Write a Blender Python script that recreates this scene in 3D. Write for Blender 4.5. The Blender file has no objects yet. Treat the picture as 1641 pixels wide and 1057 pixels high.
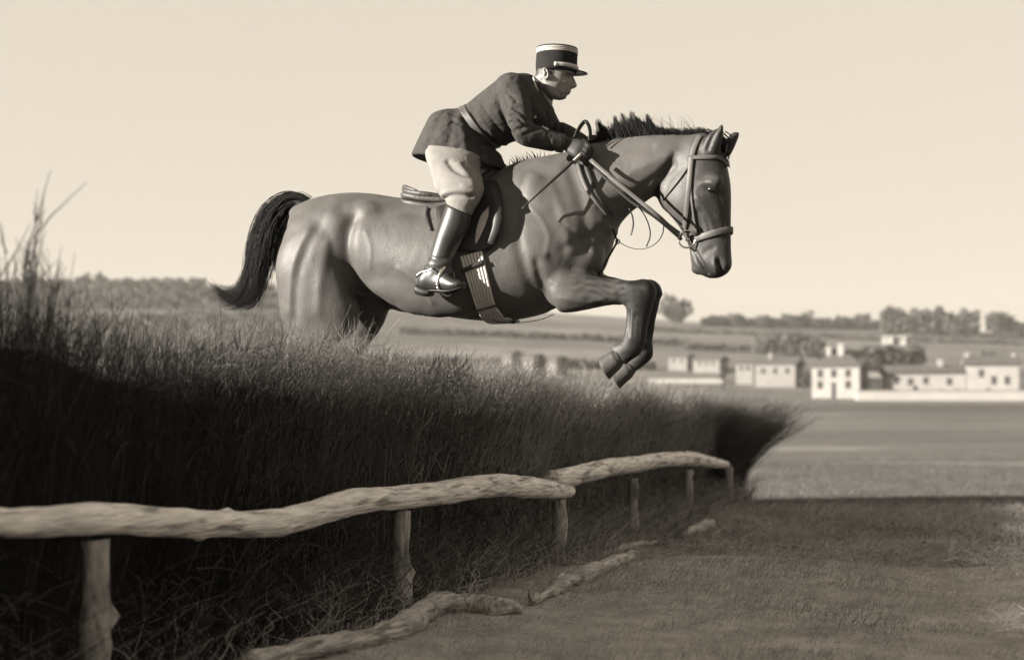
import bpy, bmesh, math, random
import numpy as np
from mathutils import Vector, Matrix
from mathutils.bvhtree import BVHTree

random.seed(7); RNG = np.random.default_rng(7)
scene = bpy.context.scene
COL = scene.collection

# ------------------------------------------------------------------ camera
FPX = 2525.0            # focal length in photograph pixels (1641 wide)
CX, HY = 820.5, 690.0   # principal column, eye-level row
CAMH = 0.833
cam_d = bpy.data.cameras.new('camera')
cam = bpy.data.objects.new('camera', cam_d); COL.objects.link(cam)
cam.location = (0, 0, CAMH); cam.rotation_euler = (math.radians(90), 0, 0)
cam_d.sensor_width = 36.0; cam_d.lens = 36.0*FPX/1641.0
cam_d.shift_y = (HY-528.5)/1641.0
cam_d.clip_end = 6000; cam_d.clip_start = 0.05
cam_d.dof.use_dof = True; cam_d.dof.focus_distance = 7.5; cam_d.dof.aperture_fstop = 2.0
scene.camera = cam

# ------------------------------------------------------------------ light
SUN = Vector((-0.905, -0.32, 0.268)).normalized()      # direction towards the sun
sun_d = bpy.data.lights.new('sun', 'SUN'); sun_d.energy = 5.0; sun_d.angle = math.radians(0.6)
sun_d.color = (1.0, 0.94, 0.85)
sun = bpy.data.objects.new('sun', sun_d); COL.objects.link(sun)
sun.rotation_euler = (-SUN).to_track_quat('-Z', 'Y').to_euler(); sun.location = (-20, -7, 12)
world = bpy.data.worlds.new('World'); scene.world = world; world.use_nodes = True
wn = world.node_tree; wn.nodes.clear()
sky = wn.nodes.new('ShaderNodeTexSky'); sky.sky_type = 'NISHITA'; sky.sun_disc = False
sky.sun_elevation = math.asin(SUN.z); sky.sun_rotation = math.atan2(SUN.x, SUN.y)
sky.air_density = 1.4; sky.dust_density = 3.0
bw = wn.nodes.new('ShaderNodeRGBToBW')
pw = wn.nodes.new('ShaderNodeMath'); pw.operation = 'POWER'; pw.inputs[1].default_value = 0.16
mx = wn.nodes.new('ShaderNodeMix'); mx.data_type = 'RGBA'; mx.blend_type = 'MULTIPLY'; mx.inputs[0].default_value = 1.0
mx.inputs[7].default_value = (1.10, 0.98, 0.81, 1)    # black and white film on a warm-toned paper
bg = wn.nodes.new('ShaderNodeBackground'); bg.inputs['Strength'].default_value = 0.125
wo = wn.nodes.new('ShaderNodeOutputWorld')
wn.links.new(sky.outputs[0], bw.inputs[0]); wn.links.new(bw.outputs[0], pw.inputs[0])
wn.links.new(pw.outputs[0], mx.inputs[6]); wn.links.new(mx.outputs[2], bg.inputs[0]); wn.links.new(bg.outputs[0], wo.inputs[0])
vs = scene.view_settings
vs.view_transform = 'Standard'; vs.look = 'None'; vs.gamma = 1.0; vs.use_curve_mapping = False
vs.exposure = 2.2
scene.cycles.max_bounces = 6; scene.cycles.diffuse_bounces = 2; scene.cycles.glossy_bounces = 2
scene.cycles.volume_bounces = 0
scene.cycles.use_denoising = True

# ------------------------------------------------------------------ materials
def tone(v, warm=1.0):
    v = v*.74
    return (v*(1+.055*warm), v, v*(1-.06*warm), 1)
MATS = {}
def mat(name, v, rough=0.8, spec=0.3, var=0.25, scale=8.0, bump=0.0, bscale=40.0, stretch=None, attr=None, sheen=0.0, v2=None, bdist=0.01, coat=0.0, detail=6, axis=None, bump2=None, dark=None):
    m = bpy.data.materials.new(name); m.use_nodes = True
    nt = m.node_tree; N = nt.nodes; Lk = nt.links
    b = N['Principled BSDF']
    b.inputs['Roughness'].default_value = rough; b.inputs['Specular IOR Level'].default_value = spec
    if sheen: b.inputs['Sheen Weight'].default_value = sheen; b.inputs['Sheen Roughness'].default_value = .4
    if coat: b.inputs['Coat Weight'].default_value = coat; b.inputs['Coat Roughness'].default_value = .25
    tc = N.new('ShaderNodeTexCoord'); mp = N.new('ShaderNodeMapping')
    if stretch: mp.inputs['Scale'].default_value = stretch
    if axis is not None:      # grain runs along a level line at this angle
        mp.vector_type = 'TEXTURE'; mp.inputs['Rotation'].default_value = (0, 0, axis); mp.inputs['Scale'].default_value = [1/x for x in stretch]
    Lk.new(tc.outputs['Object'], mp.inputs[0])
    nz = N.new('ShaderNodeTexNoise'); nz.inputs['Scale'].default_value = scale; nz.inputs['Detail'].default_value = detail
    nz.inputs['Roughness'].default_value = .62
    Lk.new(mp.outputs[0], nz.inputs['Vector'])
    rp = N.new('ShaderNodeValToRGB')
    lo = v*(1-var) if v2 is None else v; hi = v*(1+var) if v2 is None else v2
    rp.color_ramp.elements[0].position = .3; rp.color_ramp.elements[1].position = .7
    rp.color_ramp.elements[0].color = tone(lo); rp.color_ramp.elements[1].color = tone(hi)
    Lk.new(nz.outputs[0], rp.inputs[0])
    out = rp.outputs[0]
    if dark:                  # dark flecks and knots: (scale, amount)
        vz = N.new('ShaderNodeTexNoise'); vz.inputs['Scale'].default_value = dark[0]; vz.inputs['Detail'].default_value = 3; Lk.new(mp.outputs[0], vz.inputs['Vector'])
        vr = N.new('ShaderNodeValToRGB'); vr.color_ramp.elements[0].position = .36; vr.color_ramp.elements[1].position = .46
        vr.color_ramp.elements[0].color = (dark[1],)*3+(1,); vr.color_ramp.elements[1].color = (1, 1, 1, 1); Lk.new(vz.outputs[0], vr.inputs[0])
        dm = N.new('ShaderNodeMix'); dm.data_type = 'RGBA'; dm.blend_type = 'MULTIPLY'; dm.inputs[0].default_value = 1
        Lk.new(out, dm.inputs[6]); Lk.new(vr.outputs[0], dm.inputs[7]); out = dm.outputs[2]
    if attr:
        at = N.new('ShaderNodeAttribute'); at.attribute_name = attr
        mm = N.new('ShaderNodeMix'); mm.data_type = 'RGBA'; mm.blend_type = 'MULTIPLY'; mm.inputs[0].default_value = 1
        Lk.new(out, mm.inputs[6]); Lk.new(at.outputs['Color'], mm.inputs[7]); out = mm.outputs[2]
    Lk.new(out, b.inputs['Base Color'])
    if bump:
        n2 = N.new('ShaderNodeTexNoise'); n2.inputs['Scale'].default_value = bscale; n2.inputs['Detail'].default_value = 5
        Lk.new(mp.outputs[0], n2.inputs['Vector'])
        bp = N.new('ShaderNodeBump'); bp.inputs['Strength'].default_value = bump; bp.inputs['Distance'].default_value = bdist
        Lk.new(n2.outputs[0], bp.inputs['Height']); Lk.new(bp.outputs[0], b.inputs['Normal'])
        if bump2:
            n3 = N.new('ShaderNodeTexNoise'); n3.inputs['Scale'].default_value = bump2[1]; n3.inputs['Detail'].default_value = 3; n3.inputs['Distortion'].default_value = .2
            Lk.new(mp.outputs[0], n3.inputs['Vector'])
            b3 = N.new('ShaderNodeBump'); b3.inputs['Strength'].default_value = bump2[0]; b3.inputs['Distance'].default_value = bump2[2]
            Lk.new(n3.outputs[0], b3.inputs['Height']); Lk.new(b3.outputs[0], bp.inputs['Normal'])
    MATS[name] = m
    return m

# ------------------------------------------------------------------ object helpers
def tag(o, label=None, cat=None, group=None, kind=None):
    if label: o['label'] = label
    if cat: o['category'] = cat
    if group: o['group'] = group
    if kind: o['kind'] = kind
    return o
def empty(name, loc, label, cat, group=None):
    o = bpy.data.objects.new(name, None); COL.objects.link(o); o.location = loc
    o.empty_display_size = .1
    return tag(o, label, cat, group)
def link(name, me, m, parent=None, smooth=True):
    o = bpy.data.objects.new(name, me); COL.objects.link(o)
    if m is not None and not me.materials: me.materials.append(m if not isinstance(m, str) else MATS[m])
    if smooth and len(me.polygons): me.polygons.foreach_set('use_smooth', np.ones(len(me.polygons), dtype=bool))
    if parent is not None:
        o.parent = parent; o.matrix_parent_inverse = Matrix.Translation(-parent.location)
    return o
def np_mesh(name, V, F):
    """V (n,3); F (m,k) all faces of one size"""
    me = bpy.data.meshes.new(name)
    V = np.asarray(V, dtype=np.float32); F = np.asarray(F, dtype=np.int32); k = F.shape[1]
    me.vertices.add(len(V)); me.vertices.foreach_set('co', V.ravel())
    me.loops.add(F.size); me.loops.foreach_set('vertex_index', F.ravel())
    me.polygons.add(len(F)); me.polygons.foreach_set('loop_start', np.arange(0, F.size, k, dtype=np.int32))
    me.update(calc_edges=True); me.validate()
    return me
class MB:
    """collects shapes into one mesh"""
    def __init__(s): s.V = []; s.F = []
    def add(s, V, F):
        o = len(s.V); s.V += [tuple(map(float, v)) for v in V]; s.F += [tuple(i+o for i in f) for f in F]; return s
    def box(s, lo, hi, M=None):
        x0, y0, z0 = lo; x1, y1, z1 = hi
        V = [(x0,y0,z0),(x1,y0,z0),(x1,y1,z0),(x0,y1,z0),(x0,y0,z1),(x1,y0,z1),(x1,y1,z1),(x0,y1,z1)]
        if M is not None: V = [tuple(M @ Vector(v)) for v in V]
        return s.add(V, [(0,3,2,1),(4,5,6,7),(0,1,5,4),(1,2,6,5),(2,3,7,6),(3,0,4,7)])
    def mesh(s, name):
        me = bpy.data.meshes.new(name); me.from_pydata(s.V, [], s.F); me.update()
        bm = bmesh.new(); bm.from_mesh(me); bmesh.ops.recalc_face_normals(bm, faces=bm.faces); bm.to_mesh(me); bm.free()
        return me
    def obj(s, name, m, parent=None, smooth=True): return link(name, s.mesh(name), m, parent, smooth)
def catmull(P, sub):
    P = np.asarray(P, float)
    if len(P) < 3:
        t = np.linspace(0, 1, sub+1)[:, None]; return P[0]*(1-t)+P[1]*t
    Q = np.vstack([2*P[0]-P[1], P, 2*P[-1]-P[-2]]); out = []
    for i in range(1, len(Q)-2):
        p0, p1, p2, p3 = Q[i-1], Q[i], Q[i+1], Q[i+2]
        for k in range(sub):
            t = k/sub
            out.append(.5*((2*p1)+(-p0+p2)*t+(2*p0-5*p1+4*p2-p3)*t*t+(-p0+3*p1-3*p2+p3)*t**3))
    out.append(Q[-2]); return np.array(out)
def loft(secs, N=32, sub=5, mb=None):
    """secs: (A, B, lat vector, half width, exponent, bias)"""
    D = np.array([list(A)+list(B)+list(l)+[w, n, b] for A, B, l, w, n, b in secs], float)
    D = catmull(D, sub)
    th = np.linspace(0, 2*np.pi, N, endpoint=False); c, s = np.cos(th), np.sin(th)
    V = []; rings = 0
    for r in D:
        A, B, l, w, n, b = r[0:3], r[3:6], r[6:9], r[9], r[10], r[11]
        w = max(w, .001)
        cx = np.sign(c)*np.abs(c)**(2/n); sx = np.sign(s)*np.abs(s)**(2/n)
        C = (A+B)/2; h = (A-B)/2
        V.append(C+np.outer(cx, h)+np.outer(sx*w*(1+b*cx), l)); rings += 1
    V = np.vstack(V); F = []
    for i in range(rings-1):
        for j in range(N):
            k = (j+1) % N
            F.append((i*N+j, i*N+k, (i+1)*N+k, (i+1)*N+j))
    V = list(map(tuple, V)); c0 = len(V)
    V.append(tuple(np.mean(V[:N], axis=0))); V.append(tuple(np.mean(V[(rings-1)*N:rings*N], axis=0)))
    for j in range(N):
        k = (j+1) % N
        F.append((c0, k, j)); F.append((c0+1, (rings-1)*N+j, (rings-1)*N+k))
    mb = mb or MB(); mb.add(V, F); return mb
def tube(pts, rad, N=10, sub=4, mb=None, flat=1.0, ref=(0, 0, 1)):
    """round (or flattened) tube along points"""
    pts = np.asarray(pts, float); rad = np.broadcast_to(np.asarray(rad, float), (len(pts),))
    D = catmull(np.hstack([pts, rad[:, None]]), sub); P = D[:, :3]; R = D[:, 3]
    T = np.gradient(P, axis=0); T /= np.linalg.norm(T, axis=1)[:, None]+1e-9
    u = np.cross(T[0], ref)
    if np.linalg.norm(u) < 1e-3: u = np.cross(T[0], (1, 0, 0))
    u /= np.linalg.norm(u); V = []
    th = np.linspace(0, 2*np.pi, N, endpoint=False)
    for p, t, r in zip(P, T, R):
        u = u-t*np.dot(u, t); u /= np.linalg.norm(u); w = np.cross(t, u)
        V.append(p+np.outer(np.cos(th)*r, u)+np.outer(np.sin(th)*r*flat, w))
    n = len(V); V = list(map(tuple, np.vstack(V))); F = []
    for i in range(n-1):
        for j in range(N):
            k = (j+1) % N; F.append((i*N+j, i*N+k, (i+1)*N+k, (i+1)*N+j))
    c = len(V); V += [tuple(P[0]), tuple(P[-1])]
    for j in range(N):
        k = (j+1) % N; F.append((c, k, j)); F.append((c+1, (n-1)*N+j, (n-1)*N+k))
    mb = mb or MB(); mb.add(V, F); return mb
def ellipsoid(c, axes, mb=None, nu=20, nv=12):
    """axes: three vectors"""
    c = np.array(c, float); a, b, d = [np.array(x, float) for x in axes]; V = []; F = []
    for i in range(1, nv):
        ph = math.pi*i/nv
        for j in range(nu):
            t = 2*math.pi*j/nu; V.append(c+a*math.sin(ph)*math.cos(t)+b*math.sin(ph)*math.sin(t)+d*math.cos(ph))
    for i in range(nv-2):
        for j in range(nu):
            k = (j+1) % nu; F.append((i*nu+j, i*nu+k, (i+1)*nu+k, (i+1)*nu+j))
    n = len(V); V += [c+d, c-d]
    for j in range(nu):
        k = (j+1) % nu; F.append((n, k, j)); F.append((n+1, (nv-2)*nu+j, (nv-2)*nu+k))
    mb = mb or MB(); mb.add(V, F); return mb
def remeshed(name, mb, voxel, iters, factor=.5):
    me = mb.mesh('tmp'); o = bpy.data.objects.new('tmp', me); COL.objects.link(o)
    r = o.modifiers.new('r', 'REMESH'); r.mode = 'VOXEL'; r.voxel_size = voxel
    if iters:
        s = o.modifiers.new('s', 'SMOOTH'); s.factor = factor; s.iterations = iters
    dg = bpy.context.evaluated_depsgraph_get(); dg.update()
    out = bpy.data.meshes.new_from_object(o.evaluated_get(dg)); out.name = name
    bpy.data.objects.remove(o); bpy.data.meshes.remove(me); return out
def co(me):
    a = np.empty(len(me.vertices)*3, np.float32); me.vertices.foreach_get('co', a); return a.reshape(-1, 3).astype(float)
def nrm(me):
    a = np.empty(len(me.vertices)*3, np.float32); me.vertices.foreach_get('normal', a); return a.reshape(-1, 3).astype(float)
def setco(me, V):
    me.vertices.foreach_set('co', V.astype(np.float32).ravel()); me.update()
def strands(name, P, R, sides=3):
    """P (n,k,3) centre lines, R (n,k) radii -> one mesh of thin tapering tubes"""
    n, k, _ = P.shape
    T = np.gradient(P, axis=1); T /= np.linalg.norm(T, axis=2, keepdims=True)+1e-9
    ref = RNG.normal(size=(n, 1, 3)); ref = np.broadcast_to(ref, T.shape)
    u = np.cross(T, ref); u /= np.linalg.norm(u, axis=2, keepdims=True)+1e-9; w = np.cross(T, u)
    rings = []
    for j in range(sides):
        a = 2*math.pi*j/sides
        rings.append(P+R[:, :, None]*(math.cos(a)*u+math.sin(a)*w))
    V = np.stack(rings, axis=2).reshape(-1, 3)          # n,k,sides
    idx = np.arange(n*k*sides).reshape(n, k, sides); F = []
    for j in range(sides):
        q = (j+1) % sides
        F.append(np.stack([idx[:, :-1, j], idx[:, :-1, q], idx[:, 1:, q], idx[:, 1:, j]], axis=-1).reshape(-1, 4))
    return np_mesh(name, V, np.vstack(F))
def ribbon(pts, nrms, w, t, mb=None):
    """flat strap: rectangular section swept along points, lying against normals"""
    P = np.asarray(pts, float); Nn = np.asarray(nrms, float)
    T = np.gradient(P, axis=0); T /= np.linalg.norm(T, axis=1)[:, None]+1e-9
    Nn = Nn-T*np.sum(T*Nn, axis=1)[:, None]; Nn /= np.linalg.norm(Nn, axis=1)[:, None]+1e-9
    S = np.cross(T, Nn); w = np.broadcast_to(np.asarray(w, float), (len(P),))[:, None]; V = []
    prof = [(-.5, -.5), (.5, -.5), (.5, .1), (.4, .5), (-.4, .5), (-.5, .1)]
    for a, b in prof: V.append(P+S*w*a+Nn*t*b)
    k = len(prof); V = np.stack(V, axis=1).reshape(-1, 3); F = []
    for i in range(len(P)-1):
        for j in range(k):
            q = (j+1) % k; F.append((i*k+j, i*k+q, (i+1)*k+q, (i+1)*k+j))
    F.append(tuple(range(k))); F.append(tuple(range((len(P)-1)*k, len(P)*k)))
    mb = mb or MB(); mb.add(V, F); return mb
def pix(px, py, Y):
    return np.array([(px-CX)/FPX*Y, Y, CAMH-(py-HY)/FPX*Y])
def ray(px, py):
    d = np.array([(px-CX)/FPX, 1.0, -(py-HY)/FPX]); return np.array([0, 0, CAMH]), d/np.linalg.norm(d)
def onplane(px, py, P0, Nv, off):
    o, d = ray(px, py); t = (np.dot(P0-o, Nv)+off)/np.dot(d, Nv); return o+d*t

mat('coat', .074, rough=.48, spec=.22, var=.24, scale=6, bump=.36, bscale=190, attr='tint', bdist=.005, bump2=(.30, 7, .022))
mat('hair_dark', .009, rough=.55, spec=.12, var=.3, scale=30)
mat('hoof', .05, rough=.55, var=.25, scale=40, bump=.2, bscale=60)
mat('eye', .006, rough=.06, spec=.6, var=0)
# ================================================================== land
def smoothstep(t): t = np.clip(t, 0, 1); return t*t*(3-2*t)
_Y = np.array([-60, 0, 22, 40, 80, 200, 400, 700, 850, 1500, 3000.])
_ZR = np.array([0, 0, 0, .12, .83, 4.8, 18.5, 45, 46, 20, 0.])
_lx = np.linspace(0, 1, 1200); _Yd = 3060*_lx**3-60
_zr = np.interp(_Yd, _Y, _ZR)
def ridge_k(a):
    """how high the ridge stands for a bearing, relative to the eastern end"""
    px = np.clip(a*FPX+CX, -600, 2400)
    yr = np.interp(px, [-600, 0, 330, 700, 1110, 1400, 1640, 2400], [450, 455, 457, 486, 514, 526, 534, 545])
    return (HY-yr)/(HY-530.0)
def gz(X, Y):
    X = np.asarray(X, float); Y = np.asarray(Y, float)
    z = np.interp(Y, _Yd, _zr); k = ridge_k(X/np.maximum(Y, 30)); w = smoothstep((Y-230)/400)
    z = z*(1+(k-1)*w)
    return z+np.sin(X*.021+1)*np.sin(Y*.017)*.8*smoothstep((Y-120)/200)
ys = np.concatenate([np.arange(-25, 22, 1.0), 22*1.03**np.arange(0, 130)]); js = np.linspace(-1, 1, 181); js = np.sign(js)*np.abs(js)**1.3
W = np.maximum(ys, 0)*.62+45
X = js[None, :]*W[:, None]; Y = np.repeat(ys[:, None], len(js), 1); Z = gz(X, Y)
idx = np.arange(X.size).reshape(X.shape)
F = np.stack([idx[:-1, :-1], idx[:-1, 1:], idx[1:, 1:], idx[1:, :-1]], -1).reshape(-1, 4)
gm = bpy.data.materials.new('field'); gm.use_nodes = True; nt = gm.node_tree; N = nt.nodes; Lk = nt.links
b = N['Principled BSDF']; b.inputs['Roughness'].default_value = .95; b.inputs['Specular IOR Level'].default_value = .1
tc = N.new('ShaderNodeTexCoord')
def noise(scale, stretch, detail=5, rough=.6):
    mp = N.new('ShaderNodeMapping'); mp.inputs['Scale'].default_value = stretch; Lk.new(tc.outputs['Object'], mp.inputs[0])
    n = N.new('ShaderNodeTexNoise'); n.inputs['Scale'].default_value = scale; n.inputs['Detail'].default_value = detail; n.inputs['Roughness'].default_value = rough
    Lk.new(mp.outputs[0], n.inputs['Vector']); return n.outputs[0]
def ramp(src, stops):
    r = N.new('ShaderNodeValToRGB'); e = r.color_ramp.elements
    while len(e) < len(stops): e.new(.5)
    for el, (p, v) in zip(e, stops): el.position = p; el.color = (v, v, v, 1)
    Lk.new(src, r.inputs[0]); return r.outputs[0]
def mul(a, c):
    m = N.new('ShaderNodeMix'); m.data_type = 'RGBA'; m.blend_type = 'MULTIPLY'; m.inputs[0].default_value = 1
    Lk.new(a, m.inputs[6])
    if isinstance(c, tuple): m.inputs[7].default_value = c
    else: Lk.new(c, m.inputs[7])
    return m.outputs[2]
tuft = ramp(noise(3.2, (1, .55, 1), 8, .68), [(.30, .62), (.5, 1.0), (.72, 1.35)])
patchy = ramp(noise(.16, (.35, 1, 1), 5, .6), [(.34, .8), (.48, 1.0), (.57, 1.15), (.62, 1.8)])     # bleached winter grass lies in drifts
fields = ramp(noise(.012, (.5, 1.3, 1), 3, .5), [(.35, .55), (.5, .9), (.65, 1.2)])
colr = mul(mul(mul(tuft, patchy), fields), tone(.118))
Lk.new(colr, b.inputs['Base Color'])
bp = N.new('ShaderNodeBump'); bp.inputs['Strength'].default_value = .9; bp.inputs['Distance'].default_value = .06
Lk.new(noise(6, (1, .6, 1), 8, .7), bp.inputs['Height']); Lk.new(bp.outputs[0], b.inputs['Normal'])
MATS['field'] = gm
ground = link('ground', np_mesh('ground', np.c_[X.ravel(), Y.ravel(), Z.ravel()], F), 'field'); tag(ground, 'rough winter pasture rising to a far ridge', None, None, 'structure')

# turf sheet painted paler, standing in for sunlight filtered through the brush
mat('lit_turf', .24, rough=1, spec=.03, v2=.46, scale=5, bump=1.0, bscale=14, bdist=.04, stretch=(1, .6, 1))
na, nr = 60, 26; V = []
for i in range(nr):
    for j in range(na):
        a_ = 2*math.pi*j/na; k_ = (i/(nr-1))*(1+.10*math.sin(a_*3+1)+.07*math.sin(a_*7)+.05*math.sin(a_*13+2))
        V.append((1.9+3.9*k_*math.cos(a_)+.22*4.4*k_*math.sin(a_), 5.6+4.6*k_*math.sin(a_), .004))
F = [(i*na+j, i*na+(j+1) % na, (i+1)*na+(j+1) % na, (i+1)*na+j) for i in range(nr-1) for j in range(na)]
tag(link('lit_landing_turf', np_mesh('lit_landing_turf', V, F), 'lit_turf'), 'turf on the landing side of the fence, painted paler as filtered sunlight', None, None, 'structure')
# short rough grass on the landing side and in the near field
mat('grass_blade', .20, rough=.9, spec=.08, v2=.58, scale=1.1)
mat('field_grass', .055, rough=.9, spec=.05, v2=.20, scale=.9)
mat('straw', .36, rough=.9, spec=.1, v2=.75, scale=2)
def grass(name, n, x0, x1, y0, y1, h0, h1, r, label, lean=.6, m='grass_blade'):
    yy = y0*(y1/y0)**RNG.uniform(0, 1, n); xx = RNG.uniform(0, 1, n)
    lo = np.maximum(x0, -.34*yy-.3); hi = np.minimum(x1, .34*yy+.5); xx = lo+(hi-lo)*xx
    lo_f = .29*yy-2.75; keep = ((xx > lo_f) | (yy > 19.2)) & (RNG.uniform(0, 1, n) > smoothstep((yy-18)/30)**.5) & ((y0 < 17) | (RNG.uniform(0, 1, n) < smoothstep((yy-y0)/1.5+.25))); xx, yy = xx[keep], yy[keep]; n = len(xx)
    cl = .5+.5*np.sin(xx*5.1+np.sin(yy*3.3)*2)*np.sin(yy*4.3+np.cos(xx*2.7)*2)
    h = (h0+(h1-h0)*RNG.uniform(0, 1, n)**2)*(.45+.75*cl)*np.sqrt(np.maximum(yy, 6)/8)
    k = 4; t = np.linspace(0, 1, k); a = RNG.uniform(0, 6.28, n); le = RNG.uniform(.2, 1, n)*lean*h
    P = np.zeros((n, k, 3)); b0 = gz(xx, yy)-.01
    P[:, :, 0] = xx[:, None]+(np.cos(a)*le+.35*h)[:, None]*t**2; P[:, :, 1] = yy[:, None]+(np.sin(a)*le)[:, None]*t**2; P[:, :, 2] = b0[:, None]+h[:, None]*t
    R = (r*(yy/8)*RNG.uniform(.6, 1.3, n))[:, None]*np.array([1, .9, .6, .12])
    o = link(name, strands(name, P, R), m); return tag(o, label, 'grass', None, 'stuff')
grass('grass', 70000, -3, 9, 5.2, 17.6, .02, .085, .0018, 'short rough grass on the landing side of the brush fence')
grass('dry_stalks', 9000, -3, 9, 5.2, 17, .03, .10, .0016, 'scattered pale dry stalks lying in the rough grass', 3.0, 'straw')
grass('trampled_grass', 40000, -3, 4.5, 5.0, 12, .008, .035, .0030, 'flattened pale winter grass in the foreground', 5.0, 'straw')
grass('field_grass', 70000, -9, 14, 16.8, 60, .015, .06, .0013, 'sunlit tufts of grass beyond the shadow of the fence', .8, 'field_grass')
# ================================================================== brush fence and guard rail
mat('brush', .055, rough=.9, spec=.08, v2=.14, scale=1.6)
mat('brush_tip', .09, rough=.9, spec=.08, v2=.24, scale=3)
mat('brush_shaded', .016, rough=.95, spec=.05, v2=.045, scale=1.6)  # dark copy of brush, shade painted in for the near end
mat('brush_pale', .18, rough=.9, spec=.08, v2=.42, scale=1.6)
mat('brush_end', .05, rough=.9, spec=.08, v2=.17, scale=1.6)
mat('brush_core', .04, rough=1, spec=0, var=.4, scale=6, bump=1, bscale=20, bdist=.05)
mat('pole_bark', .52, rough=.85, spec=.15, v2=1.12, scale=5, stretch=(7, .8, 7), bump=1.0, bscale=9, bdist=.02, axis=-.282, dark=(4.2, .45))
mat('log_bark', .20, rough=.9, spec=.12, v2=.62, scale=5, stretch=(7, 1, 7), bump=1.0, bscale=9, bdist=.02, axis=-.33, dark=(4, .5))
mat('post_bark', .19, rough=.9, spec=.15, v2=.5, scale=7, stretch=(3, 3, 1), bump=.9, bscale=14, bdist=.02, dark=(6, .5))
fd = np.array([.29, 1, 0]); fd /= np.linalg.norm(fd); fn = np.array([fd[1], -fd[0], 0])      # along the fence, towards the landing side
def rail_Y(px): return 2.567/(.29-(px-CX)/FPX)
def fpt(Yr, n, z): return np.array([.29*Yr-2.567, Yr, 0])+fn*n+Zup*z
Zup = np.array([0, 0, 1.0])
Y0, Y1 = 1.2, 18.2
def top_h(Y):
    return 1.12+.03*smoothstep((9-Y)/3)+.07*smoothstep((5.7-Y)/1.3)+.025*np.sin(Y*2.1)+.02*np.sin(Y*5.3+1)+.018*np.sin(Y*13.1)+.014*np.sin(Y*29+2)*np.sin(Y*3.7)
fence = empty('brush_fence', tuple(fpt(10, -.45, 0)), 'tall dark steeplechase fence of packed birch brush with ragged sunlit tips', 'brush fence')
g = np.random.default_rng(5)
mat('bare_twig', .05, rough=.9, var=.3, scale=4)
# packed core
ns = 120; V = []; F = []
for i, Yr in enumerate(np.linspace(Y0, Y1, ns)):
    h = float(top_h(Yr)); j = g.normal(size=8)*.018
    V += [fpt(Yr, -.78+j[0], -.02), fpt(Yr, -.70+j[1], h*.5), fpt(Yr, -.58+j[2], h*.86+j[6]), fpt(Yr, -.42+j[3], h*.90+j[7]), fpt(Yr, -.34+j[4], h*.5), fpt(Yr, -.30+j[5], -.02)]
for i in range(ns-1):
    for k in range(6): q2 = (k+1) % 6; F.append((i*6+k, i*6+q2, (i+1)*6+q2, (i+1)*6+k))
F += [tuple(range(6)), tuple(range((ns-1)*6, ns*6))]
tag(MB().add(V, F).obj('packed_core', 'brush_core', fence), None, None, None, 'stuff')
def twigs(name,  n, hf, spread_top, r, yb=None, lean=(.12, .14), seed=1, k=6, nb=(-.78, -.28), wander=.05, z0=0.0, m='brush'):
    g = np.random.default_rng(seed)
    Yr = g.uniform(Y0, Y1, n) if yb is None else g.uniform(*yb, n)
    if m == 'brush_tip':      # the near end, painted dark for shade, has few bleached tips
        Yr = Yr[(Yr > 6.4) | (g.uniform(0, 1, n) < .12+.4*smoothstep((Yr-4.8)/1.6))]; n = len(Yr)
    nbv = g.uniform(nb[0], nb[1], n); H = top_h(Yr)*hf(g, n); t = np.linspace(0, 1, k)
    nt_ = nbv+g.normal(lean[0], lean[1], n); at_ = g.normal(0, spread_top, n); w1 = g.normal(0, wander, (n, k)); w2 = g.normal(0, wander, (n, k)); w1[:, 0] = 0; w2[:, 0] = 0
    zz = g.uniform(.55*z0 if z0 > .9 else 0, z0, n) if z0 else np.zeros(n)
    N_ = nbv[:, None]+(nt_-nbv)[:, None]*t**1.6+w1*t; A_ = at_[:, None]*t+w2*t
    P = (np.array([0, 0, 0])+np.stack([.29*Yr-2.567, Yr, np.zeros(n)], -1))[:, None, :]+N_[:, :, None]*fn+A_[:, :, None]*fd
    P[:, :, 2] += zz[:, None]+(H-zz)[:, None]*t
    R = (r*g.uniform(.5, 1.3, n)*np.sqrt(Yr/8))[:, None]*np.linspace(1, .28, k)[None, :]
    pale = (g.uniform(0, 1, n) < .75*smoothstep((Yr-6.8)/3.5)) if m == 'brush' else np.zeros(n, bool)    # paler brush further along
    shaded = (g.uniform(0, 1, n) < .95*smoothstep((7.2-Yr)/1.6)) & ~pale if m == 'brush' else np.zeros(n, bool)           # near end painted darker to stand in for shade
    if shaded.any(): tag(link('shaded_'+name, strands(name, P[shaded], R[shaded]), 'brush_shaded', fence), None, None, None, 'stuff')
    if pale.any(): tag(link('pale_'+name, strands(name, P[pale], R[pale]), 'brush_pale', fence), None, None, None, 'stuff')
    o = link(name, strands(name, P[~pale & ~shaded], R[~pale & ~shaded]), m, fence); return tag(o, None, None, None, 'stuff')
twigs('brush', 24000, lambda g, n: g.normal(.95, .07, n), .10, .0030, seed=1, wander=.045, k=5, lean=(.08, .10))
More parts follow.
